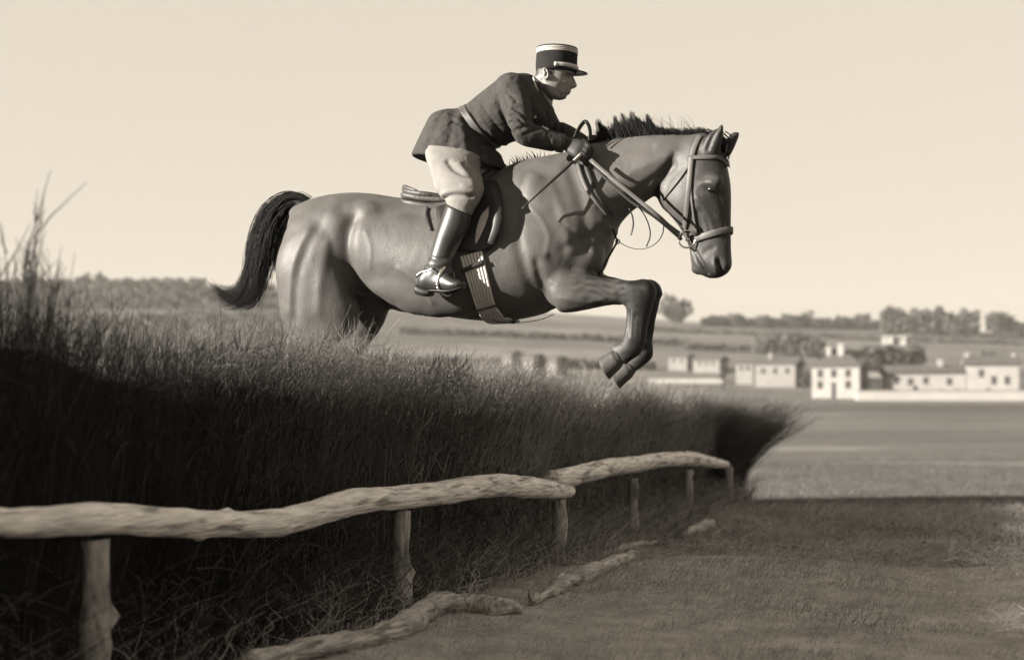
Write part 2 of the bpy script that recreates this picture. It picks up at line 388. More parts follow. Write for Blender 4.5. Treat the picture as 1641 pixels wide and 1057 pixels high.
def spray(name, n, zr, length, m, seed, r, nb=(-.66, -.20), up=.75):
    """short side twigs pointing every way out of the packed brush"""
    g = np.random.default_rng(seed); Yr = g.uniform(Y0, Y1, n); zf = g.uniform(*zr, n)
    if m == 'brush_tip':
        keep = (Yr > 6.4) | (g.uniform(0, 1, n) < .04+.5*smoothstep((Yr-5.4)/1.2)); Yr, zf = Yr[keep], zf[keep]; n = len(Yr)
    z = zf*top_h(Yr); nn = g.uniform(*nb, n)+.10*zf; d = g.normal(size=(n, 3))*[.55, .55, .45]+[.18, 0, up]; d /= np.linalg.norm(d, axis=1)[:, None]
    L = length*g.uniform(.4, 1.3, n); t = np.linspace(0, 1, 3); D = d[:, :1]*fn+d[:, 1:2]*fd+d[:, 2:]*Zup
    P = (np.stack([.29*Yr-2.567, Yr, z], -1)+nn[:, None]*fn)[:, None, :]+D[:, None, :]*(L[:, None]*t)[:, :, None]+g.normal(0, .012, (n, 3, 3))*t[None, :, None]
    R = (r*g.uniform(.6, 1.3, n)*np.sqrt(Yr/8))[:, None]*np.array([1, .75, .3])
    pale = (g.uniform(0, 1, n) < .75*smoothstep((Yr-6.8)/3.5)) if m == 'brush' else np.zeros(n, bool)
    shaded = (g.uniform(0, 1, n) < .95*smoothstep((7.2-Yr)/1.6)) & ~pale if m == 'brush' else np.zeros(n, bool)
    for nm, sel, mm in ((name, ~pale & ~shaded, m), ('pale_'+name, pale, 'brush_pale'), ('shaded_'+name, shaded, 'brush_shaded')):
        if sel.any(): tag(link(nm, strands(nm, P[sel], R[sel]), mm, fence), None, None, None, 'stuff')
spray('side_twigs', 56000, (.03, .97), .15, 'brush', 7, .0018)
spray('tip_twigs', 34000, (.84, 1.05), .12, 'brush_tip', 2, .0013, up=.7)
twigs('long_tips', 260, lambda g, n: g.uniform(1.08, 1.20, n), .15, .0022, seed=3, nb=(-.7, -.3), lean=(.14, .16), z0=.6, m='brush_tip')
# fanned end of the fence leaning out over the landing side
twigs('fanned_end', 5000, lambda g, n: g.uniform(.80, 1.12, n), .25, .0036, yb=(17.0, 18.6), lean=(.34, .26), seed=4, nb=(-.70, -.1), z0=.25, wander=.07, m='brush_end')
# sticks and litter in the foot of the fence
g = np.random.default_rng(8); n = 1300; Yr = g.uniform(Y0, Y1, n); t = np.linspace(0, 1, 5)
P = np.stack([.29*Yr-2.567, Yr, g.uniform(.0, .35, n)], -1)[:, None, :]+(g.uniform(-.34, -.12, n)[:, None, None]+(g.normal(0, .08, n)[:, None]*t)[:, :, None])*fn+(g.normal(0, .35, n)[:, None]*t)[:, :, None]*fd
P[:, :, 2] = np.maximum(P[:, :, 2]+g.normal(0, .12, n)[:, None]*t+.05*np.sin(t*3.1), .005)
tag(link('fallen_twigs', strands('fallen_twigs', P, (g.uniform(.002, .005, n))[:, None]*np.linspace(1, .4, 5)[None, :]), 'bare_twig', fence), None, None, None, 'stuff')

# loose brush and dead grass spilling out round the feet of the posts
twigs('foot_brush', 7000, lambda g, n: g.uniform(.06, .34, n), .10, .0026, seed=12, nb=(-.36, .06), lean=(.06, .09), wander=.05, m='brush')
twigs('foot_straw', 1500, lambda g, n: g.uniform(.05, .26, n), .12, .0020, seed=13, nb=(-.30, .14), lean=(.06, .10), wander=.05, m='straw')

# guard rail
gr = empty('guard_rail', tuple(fpt(9, 0, 0)), 'knotty pale pole rail on short posts in front of the brush fence', 'guard rail')
def knotty(pts, name, m, parent, seed, N=18, sub=10, rough=.06):
    g = np.random.default_rng(seed); mb = tube([p for p, r in pts], [r for p, r in pts], N=N, sub=sub); me = mb.mesh(name); V = co(me); Nn = nrm(me)
    s = V @ np.array([1.0, 1.0, .3]); ang = V[:, 2]
    r0 = np.mean([r for p, r in pts])
    d = np.zeros(len(V))
    for f_, a_ in ((3, .10), (7.3, .08), (17, .05), (31, .03)):
        d += a_*np.sin(s*f_+g.uniform(0, 6)+4*np.sin(V[:, 2]*9+g.uniform(0, 6)))
    for _ in range(7):
        c = V[g.integers(len(V))]; dd = np.linalg.norm(V-c, axis=1); d += g.choice([.6, .5, -.4])*np.exp(-(dd/(.5*r0))**2)
    setco(me, V+Nn*(d*r0*rough/.06)[:, None]); return link(name, me, m, parent)
def rail_p(px, py, th):
    Yr = rail_Y(px); return (pix(px, py, Yr), th*.85*Yr/FPX/2)
knotty([(fpt(2.2, 0, .47), .06), (fpt(3.2, 0, .475), .06)]+[rail_p(*a) for a in [(-60,846,60),(30,838,58),(150,832,60),(250,836,58),(330,840,52),(430,838,52),(480,828,52),(560,806,50),(645,796,46),(720,787,45),(800,777,44),(870,782,38),(912,786,26)]], 'rail', 'pole_bark', gr, 3, rough=.026)
knotty([rail_p(*a) for a in [(884,768,30),(905,766,38),(960,752,35),(1020,743,31),(1080,735,28),(1125,738,25),(1164,744,14)]], 'rail', 'pole_bark', gr, 9, rough=.026)
for px, py, w in ((-240, 880, 60), (152,858,52), (645,815,28), (895,798,26), (1015,764,17), (1103,750,16), (1167,745,13)):
    Yr = rail_Y(px) if px > 0 else 3.0; r = (w*Yr/FPX/2) if px > 0 else .05; top = pix(px, py, Yr) if px > 0 else fpt(3.0, 0, .43)
    lean = np.array([.01, -.01, 0])*random.uniform(-1, 1)
    knotty([(np.array([top[0], top[1], -.12])+lean, r*1.15), (np.array([top[0], top[1], .05])+lean*.8, r*1.08), (np.array([top[0], top[1], top[2]*.55])-lean, r*.95), (top-Zup*.01, r*.92)], 'post', 'post_bark', gr, int(abs(px))+2, N=14, sub=6, rough=.05)
# poles lying along the foot of the fence
def gpt(px, py, r):
    Yg = CAMH*FPX/(py-HY); p = pix(px, py, Yg); return np.array([p[0], p[1], r*.8])
def ground_log(pts, label, seed):
    P = [(gpt(x, y, t*CAMH/(y-HY)/2), t*CAMH/(y-HY)/2) for x, y, t in pts]
    o = knotty(P, 'ground_pole', 'log_bark', None, seed, rough=.10); tag(o, label, 'pole', 'poles lying along the foot of the fence')
ground_log([(400,1085,44),(480,1062,42),(560,1043,40),(640,1020,38),(690,990,38),(740,980,36),(800,985,32),(838,985,26)], 'crooked pale pole lying on the grass below the second post of the guard rail', 21)
ground_log([(852,972,14),(885,955,22),(920,938,24),(960,922,27),(990,908,24),(1016,896,14)], 'straight pale pole lying on the grass below the third post of the guard rail', 22)
ground_log([(1098,862,15),(1120,852,17),(1142,842,12)], 'short stub of pole lying on the grass near the far end of the guard rail', 23)
ground_log([(985,884,9),(1020,878,11),(1050,873,8)], 'thin bleached branch lying on the grass between the longer poles', 24)

# tall bare shoots rising at the near end of the fence
def bare_shrub(name, base, H, n, spread, label, seed, lean=(0, 0), r0=.012, m='bare_twig', group=None, cat='shrub'):
    g = np.random.default_rng(seed); P = []; R = []; k = 9; t = np.linspace(0, 1, k)
    for i in range(n):
        a = g.uniform(0, 6.28); s = g.uniform(.2, 1)*spread; h = H*g.uniform(.6, 1); tip = np.array([math.cos(a)*s+lean[0]*h, math.sin(a)*s+lean[1]*h, h])
        b0 = np.array([g.normal()*.08, g.normal()*.08, 0]); c = np.array(base)+b0+np.outer(t**1.3, tip*[1, 1, 0])+np.outer(t, [0, 0, h])+np.cumsum(g.normal(0, .009*H/1.5, (k, 3)), axis=0)
        P.append(c); R.append(r0*np.linspace(1, .12, k))
        for j in range(5):
            s0 = g.integers(3, k-1); d = g.normal(size=3)*[.35, .35, .2]+[0, 0, .9]; l = g.uniform(.10, .24)*h
            P.append(c[s0]+np.outer(t, d*l)+np.cumsum(g.normal(0, .006*H, (k, 3)), axis=0)*.5); R.append(r0*.45*np.linspace(1, .25, k))
    root = empty(name, base, label, cat, group)
    link('stems', strands('stems', np.array(P), np.array(R), 5), m, root); return root
bare_shrub('bare_shrub', tuple(fpt(9.6, -.8, .55)), .62, 7, .22, 'few dark broken twigs sticking up from the brush below the belly of the horse', 14, lean=(.45, 0), r0=.004)
bare_shrub('bare_shrub', tuple(fpt(19.0, -.5, 0)), 1.45, 26, .45, 'bushy pale twigs standing at the fanned far end of the brush fence', 24, lean=(.12, 0), r0=.006)
# ================================================================== far houses, walls, trees
mat('limewash', .27, rough=.9, var=.10, scale=.8, bump=.2, bscale=3, bdist=.05)
mat('limewash_bright', .42, rough=.9, var=.08, scale=.8)
mat('limewash_grey', .19, rough=.9, var=.15, scale=.8)
mat('slate', .085, rough=.7, var=.2, scale=1.5, bump=.4, bscale=6, bdist=.05)
mat('window_glass', .03, rough=.15, spec=.5, var=.1, scale=1)
mat('shutter', .16, rough=.8, var=.1, scale=2)
mat('barn_wood', .05, rough=.95, var=.3, scale=1)
mat('foliage_far', .035, rough=.95, spec=.05, v2=.085, scale=.25)
mat('bark_far', .05, rough=.95, var=.3, scale=1)
def at(px, D, dz=0.0):
    x = (px-CX)/FPX*D; return np.array([x, D, float(gz(x, D))+dz])
def house(px0, px1, D, eave, ridge, depth, label, wins=(), chims=(), hip=0.0, roof='slate', walls='limewash', name='house', yaw=20.0, door=None):
    """eave / ridge are photograph rows; wins are (px, row top, row bottom, width px)"""
    xa, xb = (px0-CX)/FPX*D, (px1-CX)/FPX*D; xc = (xa+xb)/2; zb = float(gz(xc, D))-.6; row = lambda y: CAMH-(y-HY)/FPX*D
    ze, zr = row(eave), row(ridge); root = empty(name, (xc, D, zb), label, 'house' if name == 'house' else 'barn', None)
    MB().box((xa, D, zb), (xb, D+depth, ze)).obj('wall', walls, root, False)
    o = .35; hx = hip*(xb-xa); m = MB()
    V = [(xa-o, D-o, ze), (xb+o, D-o, ze), (xb+o, D+depth+o, ze), (xa-o, D+depth+o, ze), (xa-o+hx, D+depth/2, zr), (xb+o-hx, D+depth/2, zr)]
    V += [(x, y, z+.18) for x, y, z in V[:4]]
    m.add(V, [(0,1,2,3), (0,6,7,1)[::-1], (1,7,8,2)[::-1], (2,8,9,3)[::-1], (3,9,6,0)[::-1], (6,7,5,4), (8,9,4,5), (7,8,5), (9,6,4)])
    rf = m.obj('roof', roof, root, False)
    for cpx, y0, y1, w in chims:
        c = (cpx-CX)/FPX*D; hw = w/FPX*D/2
        ch = MB().box((c-hw, D+depth*.35, row(y1)), (c+hw, D+depth*.35+hw*2.2, row(y0))).box((c-hw*1.15, D+depth*.35-hw*.15, row(y0)), (c+hw*1.15, D+depth*.35+hw*2.4, row(y0)+.25)).obj('chimney', walls, root, False)
        ch.parent = rf; ch.matrix_parent_inverse = Matrix.Identity(4)
    for wpx, y0, y1, w in wins:
        c = (wpx-CX)/FPX*D; hw = w/FPX*D/2
        wi = MB().box((c-hw-.12, D-.06, row(y1)-.1), (c+hw+.12, D+.05, row(y0)+.12)).obj('window', 'shutter', root, False)
        for s in (-1, 1):
            pn = MB().box((c+s*hw*.5-hw*.42, D-.09, row(y1)+.05), (c+s*hw*.5+hw*.42, D-.061, row(y0)-.05)).obj('pane', 'window_glass', root, False)
            pn.parent = wi; pn.matrix_parent_inverse = Matrix.Identity(4)
    if door:
        c = (door[0]-CX)/FPX*D; hw = door[3]/FPX*D/2; MB().box((c-hw, D-.08, zb), (c+hw, D+.05, row(door[1]))).obj('door', 'barn_wood', root, False)
    ca_, sa_ = math.cos(math.radians(yaw)), math.sin(math.radians(yaw))
    for o_ in [c for c in root.children]+[c2 for c in root.children for c2 in c.children]:
        V = co(o_.data); dx = (V[:, 0]-xc)*1.08; dy = V[:, 1]-D
        V[:, 0] = xc+dx*ca_+dy*sa_*-1*-1; V[:, 1] = D-dx*sa_*1+dy*ca_; setco(o_.data, V)
    return root
D1 = 205
house(1304,1374,D1,587,561,9,'white house with hipped slate roof and twin chimneys', [(1316,592,604,6),(1336,592,604,6),(1357,592,604,6),(1316,610,622,6),(1357,610,622,6)], [(1323,556,572,7),(1341,552,572,9)], hip=.42, door=(1336,612,0,6))
house(1427,1541,D1,597,582,8,'long low white cottage row with grey slate roof', [(1440,604,614,6),(1461,606,616,5),(1483,604,614,5),(1517,606,616,5),(1440,624,634,5),(1505,624,634,5),(1528,624,634,5)], [(1508,577,590,7)], door=(1468,618,0,6), yaw=9)
house(1554,1628,D1-2,584,566,8,'tall white house with end chimneys beside the long cottage row', [(1574,592,603,5),(1592,603,615,5),(1611,603,615,5),(1574,627,638,7),(1594,627,638,6),(1614,627,638,6)], [(1556,566,590,6),(1624,568,590,5)], door=(1584,622,0,5), yaw=12)
house(1384,1422,D1+26,606,592,7,'low dark barn behind the white boundary wall', walls='barn_wood', roof='limewash_grey', name='barn', yaw=4)
house(1180,1206,D1+60,582,573,8,'small white cottage with pale roof half hidden by twigs', [(1188,586,593,4),(1198,586,593,4)], roof='slate', walls='limewash_grey')
house(1212,1272,D1+45,583,571,8,'wide pale farmhouse with one chimney beside the hipped white house', [(1224,590,598,5),(1242,590,598,5),(1260,590,598,5)], [(1230,566,575,5)], roof='slate', walls='limewash_grey')
house(1072,1100,330,572,565,8,'tiny white cottage on the hillside beyond the front hooves', [(1080,575,580,3),(1092,575,580,3)], roof='slate', walls='limewash_grey')
house(1112,1152,320,576,568,8,'long pale hillside farm building beyond the front hooves', [(1122,579,585,3),(1132,579,585,3),(1142,579,585,3)], roof='slate', walls='limewash_grey')
house(1414,1430,520,541,536,10,'small white farmhouse high on the hill below the wood', [(1422,543,546,2)], roof='limewash')
house(1440,1451,520,541,536,9,'tiny white outbuilding high on the hill below the wood', [(1445,542,545,2)], roof='limewash')
for (x, w, D, y) in ((846,18,300,571),(812,14,330,566),(884,15,300,574)):
    house(x-w/2, x+w/2, D, y, y-6, 7, {846:'pale hillside cottage seen beneath the girth of the horse', 812:'small pale cottage with low roof farther up the hillside', 884:'pale cottage at the foot of the hillside under the forearm of the horse', 735:'pale square cottage high on the hillside behind the brush', 700:'tiny pale hut highest on the hillside behind the brush', 770:'low pale cottage midway up the hillside behind the brush'}[x], [(x-w*.22, y+3, y+8, 3), (x+w*.22, y+3, y+8, 3)], roof='slate', walls='limewash_grey')
# boundary wall
def far_wall(px0, px1, D, h, label):
    root = empty('boundary_wall', tuple(at((px0+px1)/2, D)), label, 'wall'); m = MB(); n = max(3, int((px1-px0)/12)); V = []; F = []
    for i in range(n+1):
        p = at(px0+(px1-px0)*i/n, D); V += [p+[0, 0, -.5], p+[0, .4, -.5], p+[0, .4, h], p+[0, 0, h]]
    for i in range(n): 
        a = i*4; b_ = a+4; F += [(a,b_,b_+3,a+3), (a+3,b_+3,b_+2,a+2), (a+2,b_+2,b_+1,a+1)]
    F += [(0,1,2,3), (n*4,n*4+1,n*4+2,n*4+3)]; m.add(V, F).obj('wall', 'limewash_bright', root, False)
    c = MB(); V = []; F = []
    for i in range(n+1):
        p = at(px0+(px1-px0)*i/n, D); V += [p+[0, -.06, h+.003], p+[0, .46, h+.003], p+[0, .2, h+.14]]
    for i in range(n): a = i*3; b_ = a+3; F += [(a,b_,b_+2,a+2), (a+2,b_+2,b_+1,a+1), (a,a+1,b_+1,b_)]
    F += [(0,1,2), (n*3,n*3+1,n*3+2)]; c.add(V, F).obj('coping', 'limewash_grey', root, False)
far_wall(1372, 1700, D1-12, 1.15, 'long white boundary wall in front of the three white houses')
far_wall(1040, 1160, 270, .8, 'pale boundary wall across the foot of the hillside')
# trees
def tree(px, D, ybase, ytop, wpx, label, seed, group='trees on the ridge', n=420, name='tree'):
    g = np.random.default_rng(seed); base = at(px, D, -.5); H = (ybase-ytop)/FPX*D+1.0; rw = wpx/FPX*D/2
    root = empty(name, tuple(base), label, 'tree', group)
    th = H*.35; mb = tube([base, base+[0, 0, th*.6], base+[g.normal()*.2, 0, H*.75]], [H*.035, H*.026, H*.01], N=7, sub=2)
    for i in range(5):
        a = g.uniform(0, 6.28); mb = tube([base+[0, 0, th*g.uniform(.6, 1.2)], base+[math.cos(a)*rw*.4, math.sin(a)*rw*.4, H*.6], base+[math.cos(a)*rw*.75, math.sin(a)*rw*.75, H*.78]], [H*.016, H*.01, H*.004], N=5, sub=2, mb=mb)
    mb.obj('trunk', 'bark_far', root)
    nc = 11; C = g.normal(size=(nc, 3)); C /= np.linalg.norm(C, axis=1)[:, None]; C *= g.uniform(.2, .8, (nc, 1)); C *= [rw*1.05, rw, H*.40]; C += [0, 0, H*.50]
    ci = g.integers(nc, size=n); p = g.normal(size=(n, 3)); p /= np.linalg.norm(p, axis=1)[:, None]; p *= g.uniform(.3, 1.15, (n, 1))**.5*rw*.40; p[:, 2] *= .8; c = base+C[ci]+p
    s = rw*.13*g.uniform(.6, 1.5, n); u = g.normal(size=(n, 3)); u /= np.linalg.norm(u, axis=1)[:, None]; w = np.cross(u, g.normal(size=(n, 3))); w /= np.linalg.norm(w, axis=1)[:, None]
    V = np.stack([c+s[:, None]*u, c+s[:, None]*w*.7, c-s[:, None]*u, c-s[:, None]*w*.7], 1).reshape(-1, 3)
    link('crown', np_mesh('crown', V, np.arange(n*4).reshape(-1, 4)), 'foliage_far', root, False); return root
T = [(1082,640,518,478,52,'large round tree standing alone on the ridge beyond the raised knee of the horse'),
     (1146,640,519,506,20,'small low tree on the ridge next to the large round tree'), (1180,640,521,500,26,'spreading tree on the ridge with a gap on either side'),
     (1226,640,523,505,34,'wide flat-topped tree on the ridge'), (1266,640,524,504,28,'rounded tree on the ridge beside the tallest ridge tree'), (1292,640,524,490,20,'tallest narrow tree on the ridge'),
     (1322,640,526,508,24,'low bushy tree on the ridge'), (1350,640,526,504,22,'rounded tree above the white house chimneys'), (1384,640,527,498,22,'upright narrow tree on the ridge next to the long wood'),
     (1598,600,536,500,48,'broad dark tree at the end of the long wood'), (1632,600,538,512,30,'low dark tree past the end of the long wood'),
     (136,640,456,436,24,'pointed tree on the skyline, one of a close pair'), (162,640,457,436,22,'pointed tree on the skyline, one of a close pair'),
     (420,640,468,455,30,'low round tree on the skyline behind the tail of the horse'), (84,640,457,446,30,'low spreading tree on the skyline next to the close pair')]
for i, (px, D, yb, yt, w, lb) in enumerate(T): tree(px, D, yb, yt-4, w*1.45, lb, 40+i)
tree(1398,D1+30,640,580,40,'dark garden tree behind the low barn',71,'garden trees'); tree(1548,D1+22,640,578,24,'dark garden tree between the cottage row and the tall white house',72,'garden trees')
tree(1590,D1+40,630,556,60,'big dark garden tree behind the tall white house',73,'garden trees'); tree(1290,D1+25,632,590,26,'dark garden bush between the pale farmhouse and the hipped white house',74,'garden trees')
tree(1160,240,628,578,16,'narrow dark tree standing alone in the pasture near the boundary wall',75,'garden trees')
# far woods and hedgerows: masses no one could count
def thicket(name, pts, h, depth, n, label, seed, s0=.5):
    g = np.random.default_rng(seed); P = np.array([[x, d] for x, d in pts], float); t = g.uniform(0, 1, n); tt = np.linspace(0, 1, len(P))
    px = np.interp(t, tt, P[:, 0]); D = np.interp(t, tt, P[:, 1])+g.uniform(0, depth, n); x = (px-CX)/FPX*D
    hh_ = h*(.82+.14*np.sin(px*.13+seed)*np.sin(px*.041+2)+.08*np.sin(px*.31)); z = gz(x, D)+hh_*g.uniform(0, 1, n)**.7
    c = np.stack([x, D, z], -1); s = s0*g.uniform(.6, 1.6, n); u = g.normal(size=(n, 3)); u /= np.linalg.norm(u, axis=1)[:, None]; w = np.cross(u, g.normal(size=(n, 3))); w /= np.linalg.norm(w, axis=1)[:, None]
    V = np.stack([c+s[:, None]*u, c+s[:, None]*w*.7, c-s[:, None]*u, c-s[:, None]*w*.7], 1).reshape(-1, 3)
    return tag(link(name, np_mesh(name, V, np.arange(n*4).reshape(-1, 4)), 'foliage_far', None, False), label, 'trees', None, 'stuff')
thicket('far_wood', [(1412,610),(1568,600)], 10.5, 45, 10000, 'long dark wood on the ridge above the cottages', 1, .9)
thicket('far_wood', [(1385,330),(1480,330)], 5, 25, 3500, 'dark copse on the slope behind the houses', 2, .6)
thicket('far_wood', [(1215,420),(1320,400)], 6, 30, 3000, 'dark copse on the slope above the hipped white house', 3, .7)
thicket('far_wood', [(-120,600),(330,600)], 4, 60, 6000, 'scrubby wood along the skyline behind the brush fence', 4, .8)
for i, (a, b_, D, D2, h, lb) in enumerate([(1040,1640,560,540,1.6,'thin hedgerow just below the ridge'), (1100,1420,430,410,1.8,'hedgerow halfway up the hill'), (640,1100,470,450,2.0,'hedgerow on the hillside behind the belly of the horse'),
        (600,1050,340,330,2.0,'lower hedgerow behind the brush tips'), (60,470,420,400,3,'hedgerow on the hillside behind the tail of the horse'), (100,450,260,270,2.2,'hedgerow at the foot of the hill behind the fence')]):
    o = thicket('hedgerow', [(a, D), (b_, D2)], h, 4, 2200, lb, 10+i, .5); o['category'] = 'hedge'

thicket('ridge_scrub', [(1125,648),(1420,648)], 4.2, 14, 5200, 'ragged scrub joining the trees along the ridge', 31, .8)
# leafless trees beyond the near end of the fence
mat('bare_twig_far', .035, rough=.95, var=.3, scale=2)
b0 = at(22, 46, -.2); bare_shrub('bare_tree', tuple(b0), 8.0, 15, 1.6, 'tall leafless tree with thin upright branches behind the near end of the fence', 4, r0=.07, m='bare_twig_far', cat='tree')
b0 = at(72, 50, -.2); bare_shrub('bare_tree', tuple(b0), 7.0, 9, 1.2, 'slender leafless tree with few branches beside the taller bare tree', 6, r0=.06, m='bare_twig_far', cat='tree', lean=(.04, 0))
for i, (D_, h_, n_) in enumerate(((330, 2.2, 3000), (420, 2.6, 3200), (520, 3.2, 3400))):
    thicket('hillside_scrub', [(20, D_), (500, D_+30)], h_, 70, n_, ['low scrub at the bottom of the left hillside', 'grey scrub halfway up the left hillside', 'taller scrub near the top of the left hillside'][i].replace('left ', 'wooded '), 60+i, .8)

# unseen bush added on the take-off side to shade the near brush
g = np.random.default_rng(91); eb = empty('shade_bush', (-6.2, 2.6, 0), 'added unseen bush on the take-off side, shading the near end of the fence', 'bush')
mb = tube([(-6.2, 2.6, -.1), (-6.18, 2.62, 1.2), (-6.2, 2.6, 2.5)], [.09, .07, .02], N=8)
for i in range(14):
    a_ = g.uniform(0, 6.28); z_ = g.uniform(.3, 1.8); mb = tube([(-6.2, 2.6, z_), (-6.2+math.cos(a_)*.6, 2.6+math.sin(a_)*.7, z_+.5), (-6.2+math.cos(a_)*1.0, 2.6+math.sin(a_)*1.2, z_+.8)], [.03, .02, .006], N=5, sub=2, mb=mb)
mb.obj('trunk', 'bark_far', eb)
n = 7000; p = g.normal(size=(n, 3)); p /= np.linalg.norm(p, axis=1)[:, None]; p *= (g.uniform(.25, 1, (n, 1))**.45); p *= 1+.12*np.sin(p[:, :1]*9)*np.sin(p[:, 1:2]*8+p[:, 2:]*7)
c = p*[1.25, 1.5, 1.45]+[-6.2, 2.6, 1.5]; c[:, 2] = np.maximum(c[:, 2], .04); s = .055*g.uniform(.6, 1.5, n); u = g.normal(size=(n, 3)); u /= np.linalg.norm(u, axis=1)[:, None]; w = np.cross(u, g.normal(size=(n, 3))); w /= np.linalg.norm(w, axis=1)[:, None]
V = np.stack([c+s[:, None]*u, c+s[:, None]*w*.6, c-s[:, None]*u, c-s[:, None]*w*.6], 1).reshape(-1, 3)
link('foliage', np_mesh('foliage', V, np.arange(n*4).reshape(-1, 4)), 'foliage_far', eb, False)
# ================================================================== horse
YAW = math.radians(16.0)
C0 = np.array([(720-CX)/FPX*7.75, 7.75, 0.0])
Fv = np.array([math.cos(YAW), -math.sin(YAW), 0]); Lv = np.array([-math.sin(YAW), -math.cos(YAW), 0]); Zv = np.array([0, 0, 1.0])
def hp(px, py, v=0.0): return onplane(px, py, C0, Lv, v)
YH = math.radians(27.0)
Lh = np.array([-math.sin(YH), -math.cos(YH), 0]); Fh = np.array([math.cos(YH), -math.sin(YH), 0]); P_poll = hp(1095, 245)
def hh(px, py, v=0.0): return onplane(px, py, P_poll, Lh, v)
hmb = MB()
def S(a, b, w, n=2.0, bias=0.0, v=0.0, f=hp, lat=None):
    return (f(*a, v), f(*b, v), lat if lat is not None else (Lv if f is hp else Lh), w, n, bias)
Lm = (Lv*.6+Lh*.4); Lm /= np.linalg.norm(Lm)
# trunk, neck and head as one chain of sections
loft([S((470,345),(466,388),.05), S((482,330),(473,415),.14), S((502,320),(490,440),.215), S((530,314),(520,456),.262, 2.1,.05),
      S((565,310),(560,468),.285,2.15,.05), S((600,311),(602,478),.29,2.15,-.04), S((640,317),(645,491),.30,2.15,-.08),
      S((690,321),(695,503),.315,2.15,-.12), S((740,312),(750,512),.315,2.15,-.18), S((785,283),(798,514),.295,2.15,-.28),
      S((828,260),(848,508),.27,2.1,-.38), S((868,251),(895,492),.25,2.1,-.38), S((905,243),(935,468),.215,2.1,-.36),
      S((938,233),(964,436),.172,2.05,-.34), S((968,225),(978,398),.142,2,-.3), S((1002,219),(988,366),.122,2,-.26),
      S((1040,216),(1008,342),.108,2,-.22), S((1078,215),(1032,324),.098,2,-.16,lat=Lm), S((1105,216),(1048,312),.092,2,-.1,lat=Lm)], N=44, sub=5, mb=hmb)
loft([S((1106,216),(1062,300),.075,2.1,0,0,hh), S((1138,214),(1062,310),.088,2.2,0,0,hh), S((1157,240),(1060,322),.100,2.15,-.08,0,hh), S((1166,272),(1064,333),.108,2.2,-.06,0,hh),
      S((1170,298),(1074,345),.106,2.2,-.08,0,hh), S((1171,325),(1084,357),.092,2.15,-.10,0,hh), S((1171,352),(1094,372),.074,2.1,-.10,0,hh),
      S((1171,378),(1102,390),.060,2.3,0,0,hh), S((1171,398),(1106,404),.056,2.3,.05,0,hh), S((1172,414),(1107,418),.058,2.4,.12,0,hh),
      S((1172,428),(1114,432),.052,2.4,.15,0,hh), S((1163,440),(1126,442),.038,2.2,.1,0,hh), S((1152,446),(1136,447),.015,2,0,0,hh)], N=40, sub=5, mb=hmb)
def ell(px, py, v, ru, rz, rl, ang=0, f=hp, mb=hmb):
    Fx, Lx = (Fv, Lv) if f is hp else (Fh, Lh); a = math.radians(ang)
    d1 = Fx*math.cos(a)+Zv*math.sin(a); d2 = -Fx*math.sin(a)+Zv*math.cos(a)
    ellipsoid(f(px, py, v), (d1*ru, d2*rz, Lx*rl), mb)
for s in (1, -1):
    dx = 0 if s > 0 else -22       # far-side masses: same place on the body, shifted by parallax of the view
    ell(874+dx, 352, .125*s, .26, .15, .105, -58)       # shoulder blade
    ell(866+dx, 415, .14*s, .17, .16, .10, -20)         # triceps
    ell(928+dx*.5, 418, .095*s, .12, .13, .10, -40)      # breast
    ell(512+dx, 402, .165*s, .20, .215, .13, 10)          # buttock
    ell(592+dx, 352, .185*s, .12, .09, .07, -30)          # point of hip
    ell(705+dx, 430, .16*s, .42, .24, .145, -3)          # barrel
    ell(1086 if s > 0 else 1080, 312, .045*s, .085, .11, .052, 25, hh)   # cheek
    ell(1152 if s > 0 else 1148, 424, .036*s, .035, .045, .024, 10, hh)  # nostril rim
    ell(1143, 292, .078*s, .05, .04, .026, 30, hh)       # brow above the eye
ell(1120, 429, 0, .042, .034, .036, 20, hh)              # lower lip
ell(480, 338, 0, .07, .04, .05, 25)                     # root of the tail
def limb(secs, v=None, mb=hmb, N=24, sub=5):
    loft([(hp(*a, vv), hp(*b, vv), Lv, w, n, 0) for a, b, vv, w, n in secs], N=N, sub=sub, mb=mb)
# near fore leg (folded)
limb([((905,395),(862,455),.13,.085,2), ((918,428),(882,492),.145,.088,2.1), ((935,436),(900,502),.15,.080,2.1), ((958,442),(930,499),.15,.066,2.1),
      ((985,446),(964,492),.15,.055,2.1), ((1004,448),(990,488),.15,.05,2.2), ((1026,450),(1001,488),.15,.052,2.5), ((1044,459),(1003,492),.15,.052,2.5),
      ((1049,478),(1004,498),.15,.048,2.4), ((1045,498),(1003,506),.15,.043,2.2), ((1039,520),(1002,522),.15,.037,2.2), ((1036,542),(998,540),.15,.038,2.2),
      ((1032,556),(994,546),.15,.041,2.2), ((1027,568),(984,552),.15,.042,2.2), ((1012,578),(982,556),.15,.034,2.1), ((1004,588),(976,560),.15,.037,2.1)])
# far fore leg
limb([((925,400),(880,450),-.12,.08,2), ((945,430),(905,490),-.13,.078,2.1), ((975,440),(945,492),-.14,.062,2.1), ((1008,449),(985,488),-.14,.052,2.2),
      ((1040,452),(1010,488),-.14,.052,2.5), ((1055,466),(1014,494),-.14,.052,2.5), ((1057,486),(1017,502),-.14,.047,2.4), ((1052,508),(1020,512),-.14,.037,2.2),
      ((1049,530),(1022,530),-.14,.032,2.2), ((1047,552),(1020,550),-.14,.034,2.2), ((1048,566),(1014,562),-.14,.042,2.2), ((1044,576),(1008,568),-.14,.042,2.2), ((1030,588),(1002,575),-.14,.034,2.1), ((1018,598),(993,582),-.14,.036,2.1)])
